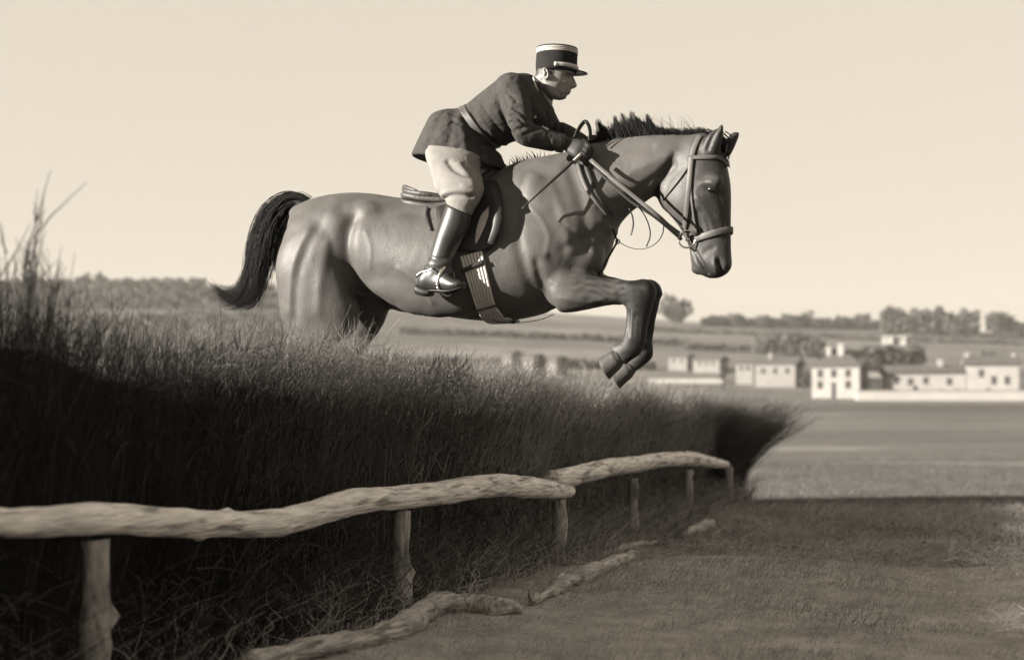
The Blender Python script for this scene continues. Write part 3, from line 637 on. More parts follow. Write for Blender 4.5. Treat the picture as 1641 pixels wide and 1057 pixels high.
# near hind leg, stretching away behind the brush
limb([((568,350),(492,350),.12,.13,2.1), ((566,390),(458,385),.165,.14,2.2), ((562,430),(445,428),.18,.135,2.3), ((572,468),(447,465),.18,.118,2.3),
      ((576,502),(450,502),.175,.10,2.2), ((562,540),(455,534),.17,.068,2.1), ((500,575),(447,566),.16,.052,2.1), ((480,612),(430,592),.16,.05,2.3),
      ((462,636),(416,614),.16,.046,2.3), ((440,652),(410,632),.16,.036,2.2), ((418,672),(391,652),.16,.032,2.2), ((398,692),(370,668),.16,.04,2.2), ((382,712),(355,694),.16,.034,2.1), ((372,724),(344,708),.16,.037,2.1)])
# far hind leg
limb([((640,400),(545,380),-.12,.12,2.1), ((636,450),(540,435),-.16,.12,2.2), ((626,485),(518,478),-.17,.105,2.2), ((614,520),(508,516),-.17,.085,2.2),
      ((592,552),(508,548),-.165,.065,2.1), ((566,584),(516,574),-.16,.05,2.1), ((545,618),(497,598),-.16,.05,2.3), ((526,642),(483,620),-.16,.045,2.3),
      ((506,658),(477,638),-.16,.036,2.2), ((484,678),(458,658),-.16,.032,2.2), ((466,698),(438,674),-.16,.04,2.2), ((450,718),(424,700),-.16,.034,2.1), ((440,730),(414,714),-.16,.037,2.1)])
for s_, x_ in ((.15, 0), (-.14, 9)):                       # knee bones, tendons behind the cannon, fetlock tufts
    ell(1034+x_, 464, s_, .062, .050, .050, -35); ell(1012+x_, 478, s_, .035, .045, .046, 0); ell(1006+x_*1.4, 520, s_, .012, .085, .018, 0); ell(986+x_*2.4, 556+x_*1.2, s_, .026, .020, .026, 40)
# ears
loft([S((1150,250),(1120,252),.030,2,0,.05,hh), S((1157,230),(1124,236),.034,2,0,.058,hh), S((1160,213),(1131,219),.028,2,0,.066,hh), S((1162,203),(1144,207),.016,2,0,.07,hh), S((1159,196),(1157,197),.003,2,0,.07,hh)], N=18, sub=4, mb=hmb)
loft([S((1170,252),(1144,244),.030,2,0,-.05,hh), S((1177,238),(1151,230),.030,2,0,-.058,hh), S((1183,225),(1162,218),.024,2,0,-.066,hh), S((1187,215),(1174,211),.013,2,0,-.07,hh), S((1187,209),(1185,209),.003,2,0,-.07,hh)], N=18, sub=4, mb=hmb)
horse_me = remeshed('horse_body', hmb, .0085, 24, .5)

def sculpt(me, strokes, Pz, F, L, both=True, vmin=.03):
    """press grooves (depth<0) or raise ridges along lines; lines are given on the side of the thing"""
    V = co(me); Nn = nrm(me)
    U = (V-Pz) @ F; Z = V[:, 2]; W = (V-Pz) @ L
    for pts, dep, rad in strokes:
        q = np.array([[(p-Pz) @ F, p[2]] for p in pts]); best = np.full(len(V), 1e9)
        q = catmull(q, 4) if len(q) > 2 else q
        for i in range(len(q)-1):
            a, b = q[i], q[i+1]; ab = b-a; l2 = max(ab @ ab, 1e-9)
            t = np.clip(((U-a[0])*ab[0]+(Z-a[1])*ab[1])/l2, 0, 1)
            d = np.hypot(U-a[0]-t*ab[0], Z-a[1]-t*ab[1]); best = np.minimum(best, d)
        side = (np.abs(W) > vmin) if both else (W > vmin)
        V += Nn*(dep*np.exp(-(best/rad)**2)*side)[:, None]
    setco(me, V)
def q(v, *pts, f=hp): return [f(x, y, v) for x, y in pts]
sculpt(horse_me, [
    (q(.25,(566,352),(560,380),(558,410),(562,445),(568,470)), -.030, .030),     # groove in front of the thigh
    (q(.25,(576,470),(600,478),(625,488)), -.012, .03),
    (q(.25,(545,330),(553,350),(548,380)), -.006, .022),
    (q(.25,(520,350),(500,400),(480,460),(475,510)), -.006, .022),               # hamstring line
    (q(.25,(500,370),(478,430),(465,500)), .008, .016),
    (q(.25,(530,390),(522,440),(512,500)), .008, .02),
    (q(.25,(612,340),(640,335),(690,345)), -.008, .03),
    (q(.2,(838,280),(830,330),(838,390),(850,440),(868,490)), -.012, .022),      # behind the shoulder
    (q(.2,(905,262),(925,310),(938,360),(935,400)), -.012, .024),                # front of the shoulder
    (q(.2,(880,290),(905,350),(915,400)), .008, .018),
    (q(.2,(885,415),(915,428),(950,436)), -.014, .014),
    (q(.2,(866,420),(872,460),(885,498)), -.020, .012),                          # behind the forearm
    (q(.2,(905,400),(930,385),(955,370)), -.012, .018),
    (q(.15,(960,335),(1000,318),(1040,285),(1075,262)), -.010, .020),            # jugular groove
    (q(.15,(985,290),(1030,262),(1080,240)), .006, .022),
    (q(.12,(930,262),(980,245),(1040,232)), -.006, .02),
    (q(.15,(905,462),(940,458),(985,462)), -.006, .008), (q(.15,(915,478),(950,476),(990,474)), .005, .008), (q(.15,(925,450),(970,452)), .005, .007),
    (q(.15,(1020,505),(1018,545)), -.006, .007),
], C0, Fv, Lv)
def relax(me, iters, fac=.5, keep=None):
    E = np.empty(len(me.edges)*2, np.int32); me.edges.foreach_get('vertices', E); E = E.reshape(-1, 2)
    V = co(me); deg = np.bincount(E.ravel(), minlength=len(V))[:, None]+1e-9
    for _ in range(iters):
        A = np.zeros_like(V)
        for c in range(3):
            A[:, c] = np.bincount(E[:, 0], V[E[:, 1], c], len(V))+np.bincount(E[:, 1], V[E[:, 0], c], len(V))
        d = (A/deg-V)*fac
        V += d if keep is None else d*keep[:, None]
    setco(me, V)
def ss(x, a, b):
    t = np.clip((x-a)/(b-a), 0, 1); return t*t*(3-2*t)
bodymask = 1-ss((co(horse_me)-C0) @ Fv, (hp(1000,300)-C0) @ Fv, (hp(1045,300)-C0) @ Fv)
relax(horse_me, 8, .5, bodymask)
sculpt(horse_me, [
    (q(.08,(1095,268),(1072,290),(1064,318), f=hh), -.005, .018),                # edge of the jaw against the neck
    (q(.08,(1120,318),(1135,345),(1142,372), f=hh), .007, .009),                 # facial crest
    (q(.08,(1120,340),(1122,375), f=hh), -.006, .014),
    (q(.08,(1125,296),(1137,292),(1149,297), f=hh), .007, .007),                 # upper eyelid
    (q(.08,(1128,312),(1140,313), f=hh), .004, .006),
    (q(.08,(1136,303),(1141,303), f=hh), -.010, .010),
    (q(.06,(1108,398),(1118,412),(1132,438), f=hh), -.016, .0065),               # mouth
    (q(.06,(1150,417),(1155,426),(1153,434), f=hh), -.024, .010),                # nostril
    (q(.06,(1162,416),(1164,430), f=hh), .006, .007),
    (q(.06,(1146,414),(1144,426),(1147,436), f=hh), .007, .007), (q(.06,(1112,418),(1120,428), f=hh), .006, .010),
    (q(.08,(1112,300),(1108,330),(1110,360), f=hh), -.004, .014), (q(.08,(1150,310),(1156,345),(1158,385), f=hh), -.004, .010),
    (q(.06,(1128,405),(1142,398), f=hh), -.005, .012),
    (q(.08,(1118,330),(1128,350),(1132,372), f=hh), .004, .006), (q(.08,(1128,318),(1138,335),(1150,350), f=hh), .0035, .006),
    (q(.06,(1137,240),(1145,222),(1152,208), f=hh), -.014, .008),                # hollow of the ear
], P_poll, Fh, Lh)
sculpt(horse_me, [                                                               # veins and tendons
    (q(.28,(640,430),(672,452),(700,470),(740,482)), .0045, .008), (q(.28,(672,452),(684,470),(690,486)), .004, .007),
    (q(.2,(885,452),(915,462),(950,464),(988,470)), .005, .007), (q(.2,(900,478),(935,484),(970,478)), .005, .007), (q(.2,(930,450),(960,456),(1000,458)), -.005, .007),
    (q(.25,(590,372),(600,400),(596,430)), .0025, .010),
   
    (q(.2,(850,330),(870,352),(884,380),(880,410)), .004, .009), (q(.2,(905,360),(925,378),(940,402)), -.007, .012), (q(.2,(960,350),(972,372),(968,400)), .006, .012),
    (q(.15,(1040,462),(1046,474)), .006, .010), (q(.15,(1010,500),(1009,540)), -.006, .006), (q(.15,(1026,505),(1026,545)), -.004, .006),
], C0, Fv, Lv)
relax(horse_me, 2)
V = co(horse_me)
tint = np.ones((len(V), 4)); uu = (V-C0) @ Fv
PXv = V[:, 0]/V[:, 1]*FPX+CX; 
# black points: knees and lower legs; dark muzzle, ear edges
u_at = lambda px, v=.15: (hp(px, 480, v)-C0) @ Fv
zk = lambda py, v=.15: hp(1020, py, v)[2]
leg = ss(uu, u_at(990), u_at(1022))*(1-ss(V[:, 2], zk(440), zk(430)))*(uu < u_at(1075))
hl = 1-ss(V[:, 2], hp(500,590,.17)[2], hp(500,560,.17)[2]); hl = hl*(uu < u_at(640))
uh = (V-P_poll) @ Fh
head = ss(uh, (hh(1050,300)-P_poll) @ Fh, (hh(1120,300)-P_poll) @ Fh)*ss(uu, u_at(1030), u_at(1075))
muz = (1-ss(V[:, 2], hh(1140,430)[2], hh(1140,395)[2]))*(uu > u_at(1085))
shade = 1-.82*np.maximum(leg, hl)
fore = ss(uu, u_at(900), u_at(960))*(1-ss(V[:, 2], zk(445), zk(430)))
shade *= 1-.45*fore
shade *= 1-.25*head; shade *= 1-.25*muz
face = ss(uh, (hh(1100,300,.1)-P_poll) @ Fh, (hh(1122,300,.1)-P_poll) @ Fh)*ss(uu, u_at(1050), u_at(1080)); shade *= 1-.55*face
star = np.exp(-(((uh-((hh(1167,292)-P_poll) @ Fh))/.018)**2+((V[:, 2]-hh(1167,290)[2])/.03)**2))*0
n0 = np.sin(V[:, 0]*23+np.sin(V[:, 2]*17)*2)*np.sin(V[:, 2]*29+np.cos(V[:, 0]*13)*2)
shade *= 1+.05*n0
st = np.sin(V[:, 2]*150+np.sin(uu*31)*2.2+np.sin(uu*11+V[:, 2]*40)*2)*np.sin(uu*47+V[:, 2]*23)
shade *= 1+.50*st*fore*(1-leg)+.3*st*ss(uu, u_at(985), u_at(1000))*leg      # clipped, sweat-streaked hair on the forearm
tint[:, :3] = shade[:, None]; print('SHADE', shade.min(), shade.mean(), leg.sum(), head.sum(), hl.sum())
ca = horse_me.attributes.new('tint', 'FLOAT_COLOR', 'POINT'); ca.data.foreach_set('color', tint.astype(np.float32).ravel())
horse = empty('horse', tuple(C0), 'bay horse with dark mane and tail leaping over the brush fence', 'horse')
hb = link('body', horse_me, 'coat', horse)
bvh = BVHTree.FromPolygons([tuple(v) for v in V], [tuple(p.vertices) for p in horse_me.polygons])
def hit(px, py):
    o, d = ray(px, py); h = bvh.ray_cast(Vector(o), Vector(d))
    if h[0] is None: return None
    n = np.array(h[1]); n = n if n @ d < 0 else -n
    return np.array(h[0]), n
def toward(p, d):
    """point on the horse reached from outside along direction d"""
    h = bvh.ray_cast(Vector(p), Vector(d)); return (np.array(h[0]), np.array(h[1])) if h[0] is not None else None
# hooves
def hoof(cor, sole, front, v, r0, r1):
    c = hp(*cor, v); s = hp(*sole, v); f = hp(*front, v)
    ax = (s-c); ax /= np.linalg.norm(ax); ff = f-c; ff -= ax*(ff @ ax); ff /= np.linalg.norm(ff)
    l = np.cross(ax, ff)
    sec = []
    for t, k in ((-.3, .80), (-.05, .96), (.05, 1.03), (.5, 1.0), (.97, 1.0), (1.0, .95)):
        r = r0+(r1-r0)*max(t, 0); ce = c+(s-c)*t+ff*(.012*t)
        sec.append((ce+ff*r*1.05*k, ce-ff*r*.95*k, l, r*.95*k, 2.2, 0))
    o = loft(sec, N=20, sub=3).obj('hoof', 'hoof', horse); return o
hoof((988,574),(966,586),(1001,597),.15,.045,.056)
hoof((1007,590),(984,602),(1016,606),-.14,.042,.053)
hoof((357,716),(340,728),(372,735),.16,.046,.056)
hoof((427,722),(410,734),(440,742),-.16,.046,.056)
# eye
for s in (1, -1):
    c = hh(1138, 303, .101*s) if s > 0 else hh(1138, 303, .10)-Lh*.20
    ellipsoid(c-Lh*.019*s, (Fh*.021, Zv*.017, Lh*.016)).obj('eye', 'eye', horse)
# tail
def hair_bundle(name, guides, widths, n, r, parent, m, tmin=.7, k=16, jit=.006, seed=3):
    g = np.random.default_rng(seed)
    G = np.array([catmull(np.array(x), 8) for x in guides])           # guides resampled to the same count
    W = catmull(np.array(widths)[:, None]*np.ones((1, 2)), 8)[:, 0]
    L = G.shape[1]; tt = np.linspace(0, 1, L)
    wt = g.dirichlet(np.ones(len(guides))*.5, n)
    end = g.uniform(tmin, 1.0, n)
    off = g.normal(size=(n, 3))*.55; P = np.zeros((n, k, 3))
    base = np.einsum('ng,glc->nlc', wt, G)
    ph = g.uniform(0, 6.28, (n, 3)); fr = g.uniform(1, 3, (n, 1))
    for i in range(n):
        ts = np.linspace(0, end[i], k)
        for c in range(3):
            P[i, :, c] = np.interp(ts, tt, base[i, :, c])+off[i, c]*np.interp(ts, tt, W)+jit*np.sin(ts*6*fr[i]+ph[i, c])*ts
    R = r*g.uniform(.6, 1.3, (n, 1))*np.linspace(1, .25, k)[None, :]
    return link(name, strands(name, P, R, 4), m, parent)
tg = lambda *p: [hp(x, y, v) for x, y, v in p]
hair_bundle('tail', [
    tg((492,322,0),(470,319,0),(447,328,0),(426,352,0),(412,392,.01),(404,432,.02),(388,468,.02),(362,480,.03),(336,452,.03)),
    tg((490,328,0),(472,325,0),(452,336,0),(434,362,0),(424,400,.01),(414,440,.02),(402,470,.02),(382,492,.03),(352,492,.03)),
    tg((488,330,0),(474,328,0),(456,342,0),(440,370,0),(432,405,0),(426,440,0),(420,468,0),(408,490,0),(392,500,0)),
    tg((492,322,0),(470,317,0),(444,324,0),(422,346,0),(404,388,0),(396,428,0),(382,456,0),(356,466,0),(330,448,0))],
    [.014,.024,.03,.034,.032,.026,.020,.016,.012], 2600, .0019, horse, 'hair_dark', .5, 20, .012)
hair_bundle('tail_flyaways', [tg((470,319,0),(447,326,0),(424,350,0),(406,392,.01),(396,432,.02),(376,468,.02),(344,470,.03)), tg((470,325,0),(452,340,0),(438,370,0),(430,410,.01),(424,450,.02),(412,482,.02),(398,512,.03))], [.02,.03,.04,.045,.045,.045,.05], 90, .0013, horse, 'hair_dark', .7, 18, .03, 9)
tube(tg((512,345,0),(492,332,0),(470,324,0),(448,334,0),(434,362,0)), [.03,.036,.032,.022,.006], N=12).obj('tail_dock', 'hair_dark', horse)
# mane: short along the crest, flung up in a tuft near the rider's hands
g = np.random.default_rng(11); P = []; R = []
crest = [(940,232),(975,222),(1005,217),(1040,214),(1075,213),(1105,214),(1132,212)]
cr = catmull(np.array(crest, float), 12)
def mane_strand(px, py, h, lean, v, r, curl=0):
    b = hp(px, py+5, v*.5); e = hp(px+lean, py-h, v); ts = np.linspace(0, 1, 8)[:, None]
    m = (b+e)/2+hp(px+lean*.2, py-h*.55, v)*0
    pth = b*(1-ts)+e*ts; pth[:, :] += np.outer(np.sin(ts[:, 0]*math.pi)*curl, Fv); return pth, r*np.linspace(1, .15, 8)
locks = [(974,956,184,4),(982,968,198,4),(992,982,178,4),(1000,985,190,5),(1010,993,174,5),(1018,1004,182,5),(1026,1010,170,5),(1034,1018,180,5),(1040,1034,176,4),(1046,1028,190,5),(1054,1042,192,5),(1062,1052,202,6),(1072,1058,206,6)]
for bx_, tx, ty, sg in locks:
    by_ = np.interp(bx_, cr[:, 0], cr[:, 1])+4; cv = g.uniform(-4, 6); vb = g.normal()*.014; ts = np.linspace(0, 1, 9)
    for i in range(62):
        o_ = g.normal()*sg*1.25; vo = g.normal()*.010; te = min(1.0, 1-abs(g.normal())*.20); tt_ = ts*te; fly = g.normal()*2.2
        cxs = bx_+(tx-bx_)*tt_+cv*np.sin(tt_*math.pi)+o_*(1-tt_)**.7+fly*tt_**2; cys = by_+(ty-by_)*tt_
        P.append(np.array([hp(x, y, vb*t+vo*(1-.6*t)) for x, y, t in zip(cxs, cys, tt_)])[:8]); R.append(.0024*np.linspace(1, .15, 8))
for i in range(900):
    px = g.uniform(965, 1135); py = np.interp(px, cr[:, 0], cr[:, 1]); h = g.uniform(2, 10)*(1 if px > 1055 else 1.6)
    p, r = mane_strand(px, py, h, g.uniform(-16, -3), g.normal()*.016-.005, .0032, g.normal()*.004); P.append(p); R.append(r)
for i in range(40):
    px = g.normal(845, 16); py = np.interp(px, [800,870],[268,250]); p, r = mane_strand(px, py, g.uniform(3,13), g.uniform(-14,4), -.02, .003); P.append(p); R.append(r)
for i in range(900):
    px = g.uniform(962, 1075); py = np.interp(px, cr[:, 0], cr[:, 1]); top = np.interp(px, [962, 985, 1015, 1040, 1060, 1075], [8, 22, 28, 24, 15, 8])
    p, r = mane_strand(px, py, top*g.uniform(.35, 1), g.uniform(-20, -4), g.normal()*.014, .0020, g.normal()*.012); P.append(p); R.append(r)
for i in range(60):
    px = g.uniform(955, 1120); py = np.interp(px, cr[:, 0], cr[:, 1]); p, r = mane_strand(px, py, g.uniform(12, 34), g.uniform(-30, -4), g.normal()*.02, .0014, g.normal()*.02); P.append(p); R.append(r)
link('mane', strands('mane', np.array(P), np.array(R), 4), 'hair_dark', horse)
P = []; R = []
for i in range(70):
    b = hh(1140+g.normal()*8, 214+g.normal()*3, g.normal()*.02); e = hh(1160+g.normal()*6, 250+g.uniform(-12, 22), g.normal()*.03-.02)
    t = np.linspace(0, 1, 8)[:, None]; P.append(b*(1-t)+e*t+Fh*.035*np.sin(t*math.pi)+g.normal(size=3)*.002); R.append(.003*np.linspace(1, .2, 8))
link('forelock', strands('forelock', np.array(P), np.array(R), 4), 'hair_dark', horse)
# ================================================================== saddle
mat('leather', .055, rough=.5, spec=.3, var=.25, scale=20, bump=.15, bscale=90, bdist=.003)
mat('leather_dark', .018, rough=.5, spec=.25, var=.3, scale=20, bump=.15, bscale=90, bdist=.003)
mat('strap', .075, rough=.55, spec=.28, var=.2, scale=30, bump=.1, bscale=120, bdist=.002)
mat('canvas', .5, rough=.85, var=.18, scale=60, bump=.3, bscale=260, bdist=.002)
mat('felt', .42, rough=.95, var=.1, scale=40, bump=.2, bscale=200, bdist=.003)
mat('steel', .55, rough=.22, spec=.5, var=.08, scale=30); MATS['steel'].node_tree.nodes['Principled BSDF'].inputs['Metallic'].default_value = 1.0
saddle = empty('saddle', tuple(hp(720, 330)), 'dark leather riding saddle with rolled cantle on the back of the horse', 'saddle')
seat_me = remeshed('seat', loft([S((649,302),(653,313),.07,4), S((658,305),(661,316),.12,4), S((672,309),(674,320),.15,4), S((695,312),(697,324),.17,3.5), S((730,312),(732,328),.125,3), S((765,290),(768,312),.095,2.5), S((790,268),(796,292),.075), S((797,265),(803,283),.05)], N=40, sub=4), .007, 4)
link('seat', seat_me, 'leather', saddle)
tube([hp(668,306,.14), hp(656,302,.12), hp(649,300,.08), hp(648,300,0), hp(649,302,-.08), hp(656,304,-.12), hp(668,307,-.14)], [.006,.010,.012,.012,.012,.010,.006], N=10).obj('cantle', 'leather', saddle)
for k, (dy, ww) in enumerate(((0, .0), (11, .004))):
    me = remeshed('panel', loft([S((650,311+dy),(653,324+dy),.09+ww,4), S((658,312+dy),(661,325+dy),.135+ww,4), S((674,315+dy),(676,328+dy),.16+ww,4), S((700,319+dy),(702,332+dy),.165+ww,4), S((735,318+dy),(737,331+dy),.155+ww,3), S((770,296+dy),(772,312+dy),.11+ww,3)], N=40, sub=4), .007, 5)
    link('panel', me, 'leather', saddle)
def surf(pts, off, sub=5):
    """points given on the near side of the horse -> surface points lifted by off, with normals"""
    Q = catmull(np.array(pts, float), sub); P = []; Nn = []
    for x, y in Q:
        h = hit(x, y)
        if h is None: continue
        P.append(h[0]+h[1]*off); Nn.append(h[1])
    P = np.array(P); Nn = np.array(Nn)
    for _ in range(2):
        if len(Nn) > 2: Nn[1:-1] = (Nn[:-2]+Nn[1:-1]+Nn[2:])/3; P[1:-1] = P[1:-1]*.6+(P[:-2]+P[2:])*.2
    return P, Nn/np.linalg.norm(Nn, axis=1)[:, None]
def patch(outline, off, thick, rings=9, sub=5):
    O = catmull(np.array(outline+[outline[0]], float), sub)[:-1]; c = O.mean(axis=0); n = len(O)
    top = []; bot = []
    for r in range(rings+1):
        for p in O:
            t = r/rings; x, y = c+(p-c)*max(t, .02); h = hit(x, y)
            if h is None: h = (top[-1]-Lv*0, Lv)
            nn = h[1]*.5+Lv*.5; nn /= np.linalg.norm(nn)
            top.append(h[0]+nn*off); bot.append(h[0]+nn*(off-thick))
    V = top+bot; m = len(top); F = []
    for r in range(rings):
        for j in range(n):
            k = (j+1) % n
            F.append((r*n+j, r*n+k, (r+1)*n+k, (r+1)*n+j)); F.append((m+r*n+j, m+(r+1)*n+j, m+(r+1)*n+k, m+r*n+k))
    for j in range(n):
        k = (j+1) % n; F.append((rings*n+j, rings*n+k, m+rings*n+k, m+rings*n+j)); 
    F.append(tuple(range(n))); F.append(tuple(m+i for i in range(n)))
    return MB().add(V, F)
def mirrored(me, name, mm, parent, Pz=C0, L=Lv):
    V = co(me); d = (V-Pz) @ L; V2 = V-2*d[:, None]*L; m2 = me.copy(); setco(m2, V2); m2.flip_normals()
    return link(name, m2, mm, parent)
me = patch([(700,334),(740,322),(775,296),(796,292),(806,320),(806,355),(798,385),(782,402),(750,404),(722,396),(706,372)], .016, .006).mesh('flap')
link('flap', me, 'leather_dark', saddle); mirrored(me, 'flap', 'leather_dark', saddle)
me = loft([(hp(786,300,.262), hp(796,302,.262), Lv, .008, 2, 0), (hp(790,330,.298), hp(806,332,.298), Lv, .013, 2, 0), (hp(788,360,.313), hp(804,364,.313), Lv, .013, 2, 0), (hp(778,388,.318), hp(790,394,.318), Lv, .008, 2, 0)], N=16).mesh('knee_roll')
link('knee_roll', me, 'leather_dark', saddle); mirrored(me, 'knee_roll', 'leather_dark', saddle)
me = patch([(785,334),(785,345),(780,362),(772,380),(764,393),(764,380),(767,364),(773,348)], .026, .005, rings=4, sub=4).mesh('pale_patch')  # pale lens-shaped patch beside the knee roll
link('pale_patch', me, 'felt', saddle)
# strap hanging behind the leg
P, Nn = surf([(686,334),(684,345),(687,358),(691,370)], .008); ribbon(P, Nn, .012, .004).obj('billet', 'leather_dark', saddle)
# cord girth
def under(u, v):
    p = C0+Fv*u+Lv*v; h = toward((p[0], p[1], .6), (0, 0, 1)); return h
for i in range(7):
    t = i/6; top = (740+t*31, 412-t*9); mid = (765+t*26, 490-t*5); low = (772+t*34, 503+t*4)
    P, Nn = surf([top, ((top[0]+mid[0])/2, (top[1]+mid[1])/2), mid, ((mid[0]+low[0])/2, (mid[1]+low[1])/2), low], .011)
    ue = (P[-1]-C0) @ Fv; ve = (P[-1]-C0) @ Lv; ext = []; en = []
    for vv in np.linspace(ve*.85, 0, 6):
        h = under(ue+.004*i, vv)
        if h is not None: n_ = np.array(h[1]); n_ = n_ if n_[2] < 0 else -n_; ext.append(h[0]+n_*.011); en.append(n_)
    if ext: P = np.vstack([P, ext]); Nn = np.vstack([Nn, en])
    w = np.linspace(.0135, .012, len(P)); me = ribbon(P, Nn, w, .010).mesh('girth_cord')
    link('girth_cord', me, 'canvas', saddle); mirrored(me, 'girth_cord', 'canvas', saddle)
P, Nn = surf([(741,434),(752,430),(764,425),(777,420)], .02); ribbon(P, Nn, .022, .006).obj('girth_band', 'leather_dark', saddle)
P, Nn = surf([(762,493),(772,491),(783,488),(795,485)], .02); ribbon(P, Nn, .012, .006).obj('girth_band', 'strap', saddle)
# stirrups
VS = .385
def stirrup(sgn):
    f = lambda x, y, v: (hp(x, y, v) if sgn > 0 else hp(x, y, v)-2*v*Lv)
    a = [f(701,459,VS+.035), f(703,446,VS+.035), f(708,434,VS+.03), f(715,426,VS+.01), f(721,427,VS-.01), f(726,435,VS-.03), f(728,446,VS-.045), f(729,455,VS-.045)]
    tube(a, [.010,.011,.009,.007,.007,.006,.006,.007], N=10, sub=5).obj('stirrup_iron', 'steel', saddle)
    t = [f(700,459,VS+.035), f(708,470,VS+.02), f(718,472,VS-.015), f(729,457,VS-.045)]
    tube(t, [.012,.014,.014,.010], N=10, sub=4, flat=.6).obj('stirrup_tread', 'steel', saddle)
    p = np.array([f(717,427,VS), f(722,414,VS+.005), f(731,396,VS), f(740,376,VS-.01), f(748,355,VS-.04)])
    ribbon(catmull(p, 4), np.tile(Fv*.5+Lv*sgn, (17, 1)), .020, .004).obj('stirrup_leather', 'strap', saddle)
stirrup(1); stirrup(-1)

# ================================================================== bridle
bridle = empty('bridle', tuple(P_poll), 'leather bridle with steel bit ring and long reins on the horse head', 'bridle')
def hmir(me, name, mm, parent): return mirrored(me, name, mm, parent, P_poll, Lh)
def strap_on(name, pts, w, off=.007, th=.005, m='strap', parent=bridle, mir=True, sub=5):
    P, Nn = surf(pts, off, sub); me = ribbon(P, Nn, w, th).mesh(name); o = link(name, me, m, parent)
    if mir: hmir(me, name, m, parent)
    return o
strap_on('crown_strap', [(1122,219),(1117,228),(1112,240),(1109,252)], .026)
strap_on('cheek_strap', [(1109,250),(1107,270),(1105,295),(1102,320),(1100,345),(1098,370)], .024, .009)
strap_on('browband', [(1107,253),(1120,253),(1135,252),(1148,252),(1158,258),(1164,266)], .019, .009)
strap_on('throat_lash', [(1106,262),(1096,278),(1084,294),(1072,309),(1063,320)], .012, .006)
strap_on('noseband', [(1115,383),(1124,380),(1138,375),(1152,371),(1163,369),(1170,368)], .030, .009)
strap_on('noseband_hanger', [(1107,300),(1109,320),(1112,345),(1117,372)], .011, .006)
def ring(c, n, r, rr, name, m, parent):
    n = n/np.linalg.norm(n); a = np.cross(n, Zv); a /= np.linalg.norm(a); b = np.cross(n, a)
    pts = [c+a*r*math.cos(t)+b*r*math.sin(t) for t in np.linspace(0, 2*math.pi, 25)]
    me = tube(pts, rr, N=8, sub=1).mesh(name); return link(name, me, m, parent)
bh = hit(1107, 384); bit_c = bh[0]+Lh*.022; bit_c = bit_c+(hh(1101,383,(bit_c-P_poll) @ Lh)-bit_c)
ring(bit_c, Lh*.9+Fh*.15, .040, .0042, 'bit_ring', 'steel', bridle)
bfar = bit_c-2*((bit_c-P_poll) @ Lh)*Lh
ring(bfar, Lh, .040, .0042, 'bit_ring', 'steel', bridle)
tube([bit_c, bh[0]-Lh*.02, bfar], .008, N=8, sub=3).obj('bit_mouthpiece', 'steel', bridle)
# reins
RW = .020
def rein(pts, w=RW, m='strap', face=Lv, sub=6, name='rein', parent=bridle, t=.004):
    P = catmull(np.array(pts), sub); return ribbon(P, np.tile(face, (len(P), 1)), w, t).obj(name, m, parent)
hand_n = hp(946, 256, .185); hand_f = hp(962, 246, -.12)
rein([hand_n, hp(985,289,.215), hp(1020,318,.22), hp(1058,349,.21), bit_c+Fh*-.035+Zv*.012], .019, face=Lv+Zv*.25)
rein([hp(944,260,.16), hp(975,290,.165), hp(1010,322,.165), hp(1050,348,.15), bit_c-Fh*.03-Lh*.01], .014, 'leather_dark', face=Lv+Zv*.1)
rein([hand_f, hp(1000,300,-.15), hp(1050,345,-.15), bfar-Fh*.03], .02)
# spare loop of rein standing up from the fist
rein([hp(921,222,.15), hp(928,206,.145), hp(937,195,.14), hp(943,200,.135), hp(946,212,.13), hp(945,226,.13)], .019, 'leather_dark', face=Lv*.6+Fv*.6, name='rein_loop')
rein([hp(948,224,.02), hp(960,218,-.02), hp(972,216,-.05)], .02, 'leather_dark', face=Zv, name='rein_loop')
# running martingale and its loose ends under the neck
mart = empty('martingale', tuple(hp(975, 400)), 'thin leather martingale straps hanging in loops under the neck of the horse', 'martingale')
def thin(pts, r, name='strap', m='leather_dark', p=mart): return tube(pts, r, N=8, sub=6, flat=.55).obj(name, m, p)
for off, m, w in ((0, 'strap', .016), (13, 'leather_dark', .018)):
    P, Nn = surf([(926+off,263),(933+off,285),(943+off*.9,308),(958+off*.7,328),(972+off*.5,346)], .012)
    ribbon(P, Nn, w, .005).obj('neck_strap', m, mart)
thin([hp(982,366,.09), hp(986,378,.07), hp(990,387,.05)], .006)
thin([hp(990,386,.05), hp(982,400,.05), hp(972,418,.05), hp(960,440,.04)], .009)
thin([hp(1008,334,.12), hp(1013,345,.11), hp(1015,358,.09), hp(1013,370,.08), hp(1011,377,.08)], .0055)
thin([hp(1022,330,.17), hp(1033,345,.15), hp(1040,362,.12), hp(1042,378,.10), hp(1036,395,.08)], .0045)
thin([hp(990,386,.05), hp(1003,394,.06), hp(1020,399,.07), hp(1038,397,.09), hp(1053,388,.11), hp(1062,374,.14), hp(1064,356,.17)], .0035)
ring(hp(990,387,.05), Lv, .010, .003, 'ring', 'steel', mart)
thin([hp(789,512,.12), hp(800,516,.10), hp(826,517,.08), hp(850,515,.06), hp(872,510,.05), hp(888,503,.05)], .0035)
ellipsoid(hp(822,516,.10), (Fv*.018, Zv*.008, Lv*.01)).obj('knot', 'leather_dark', mart)
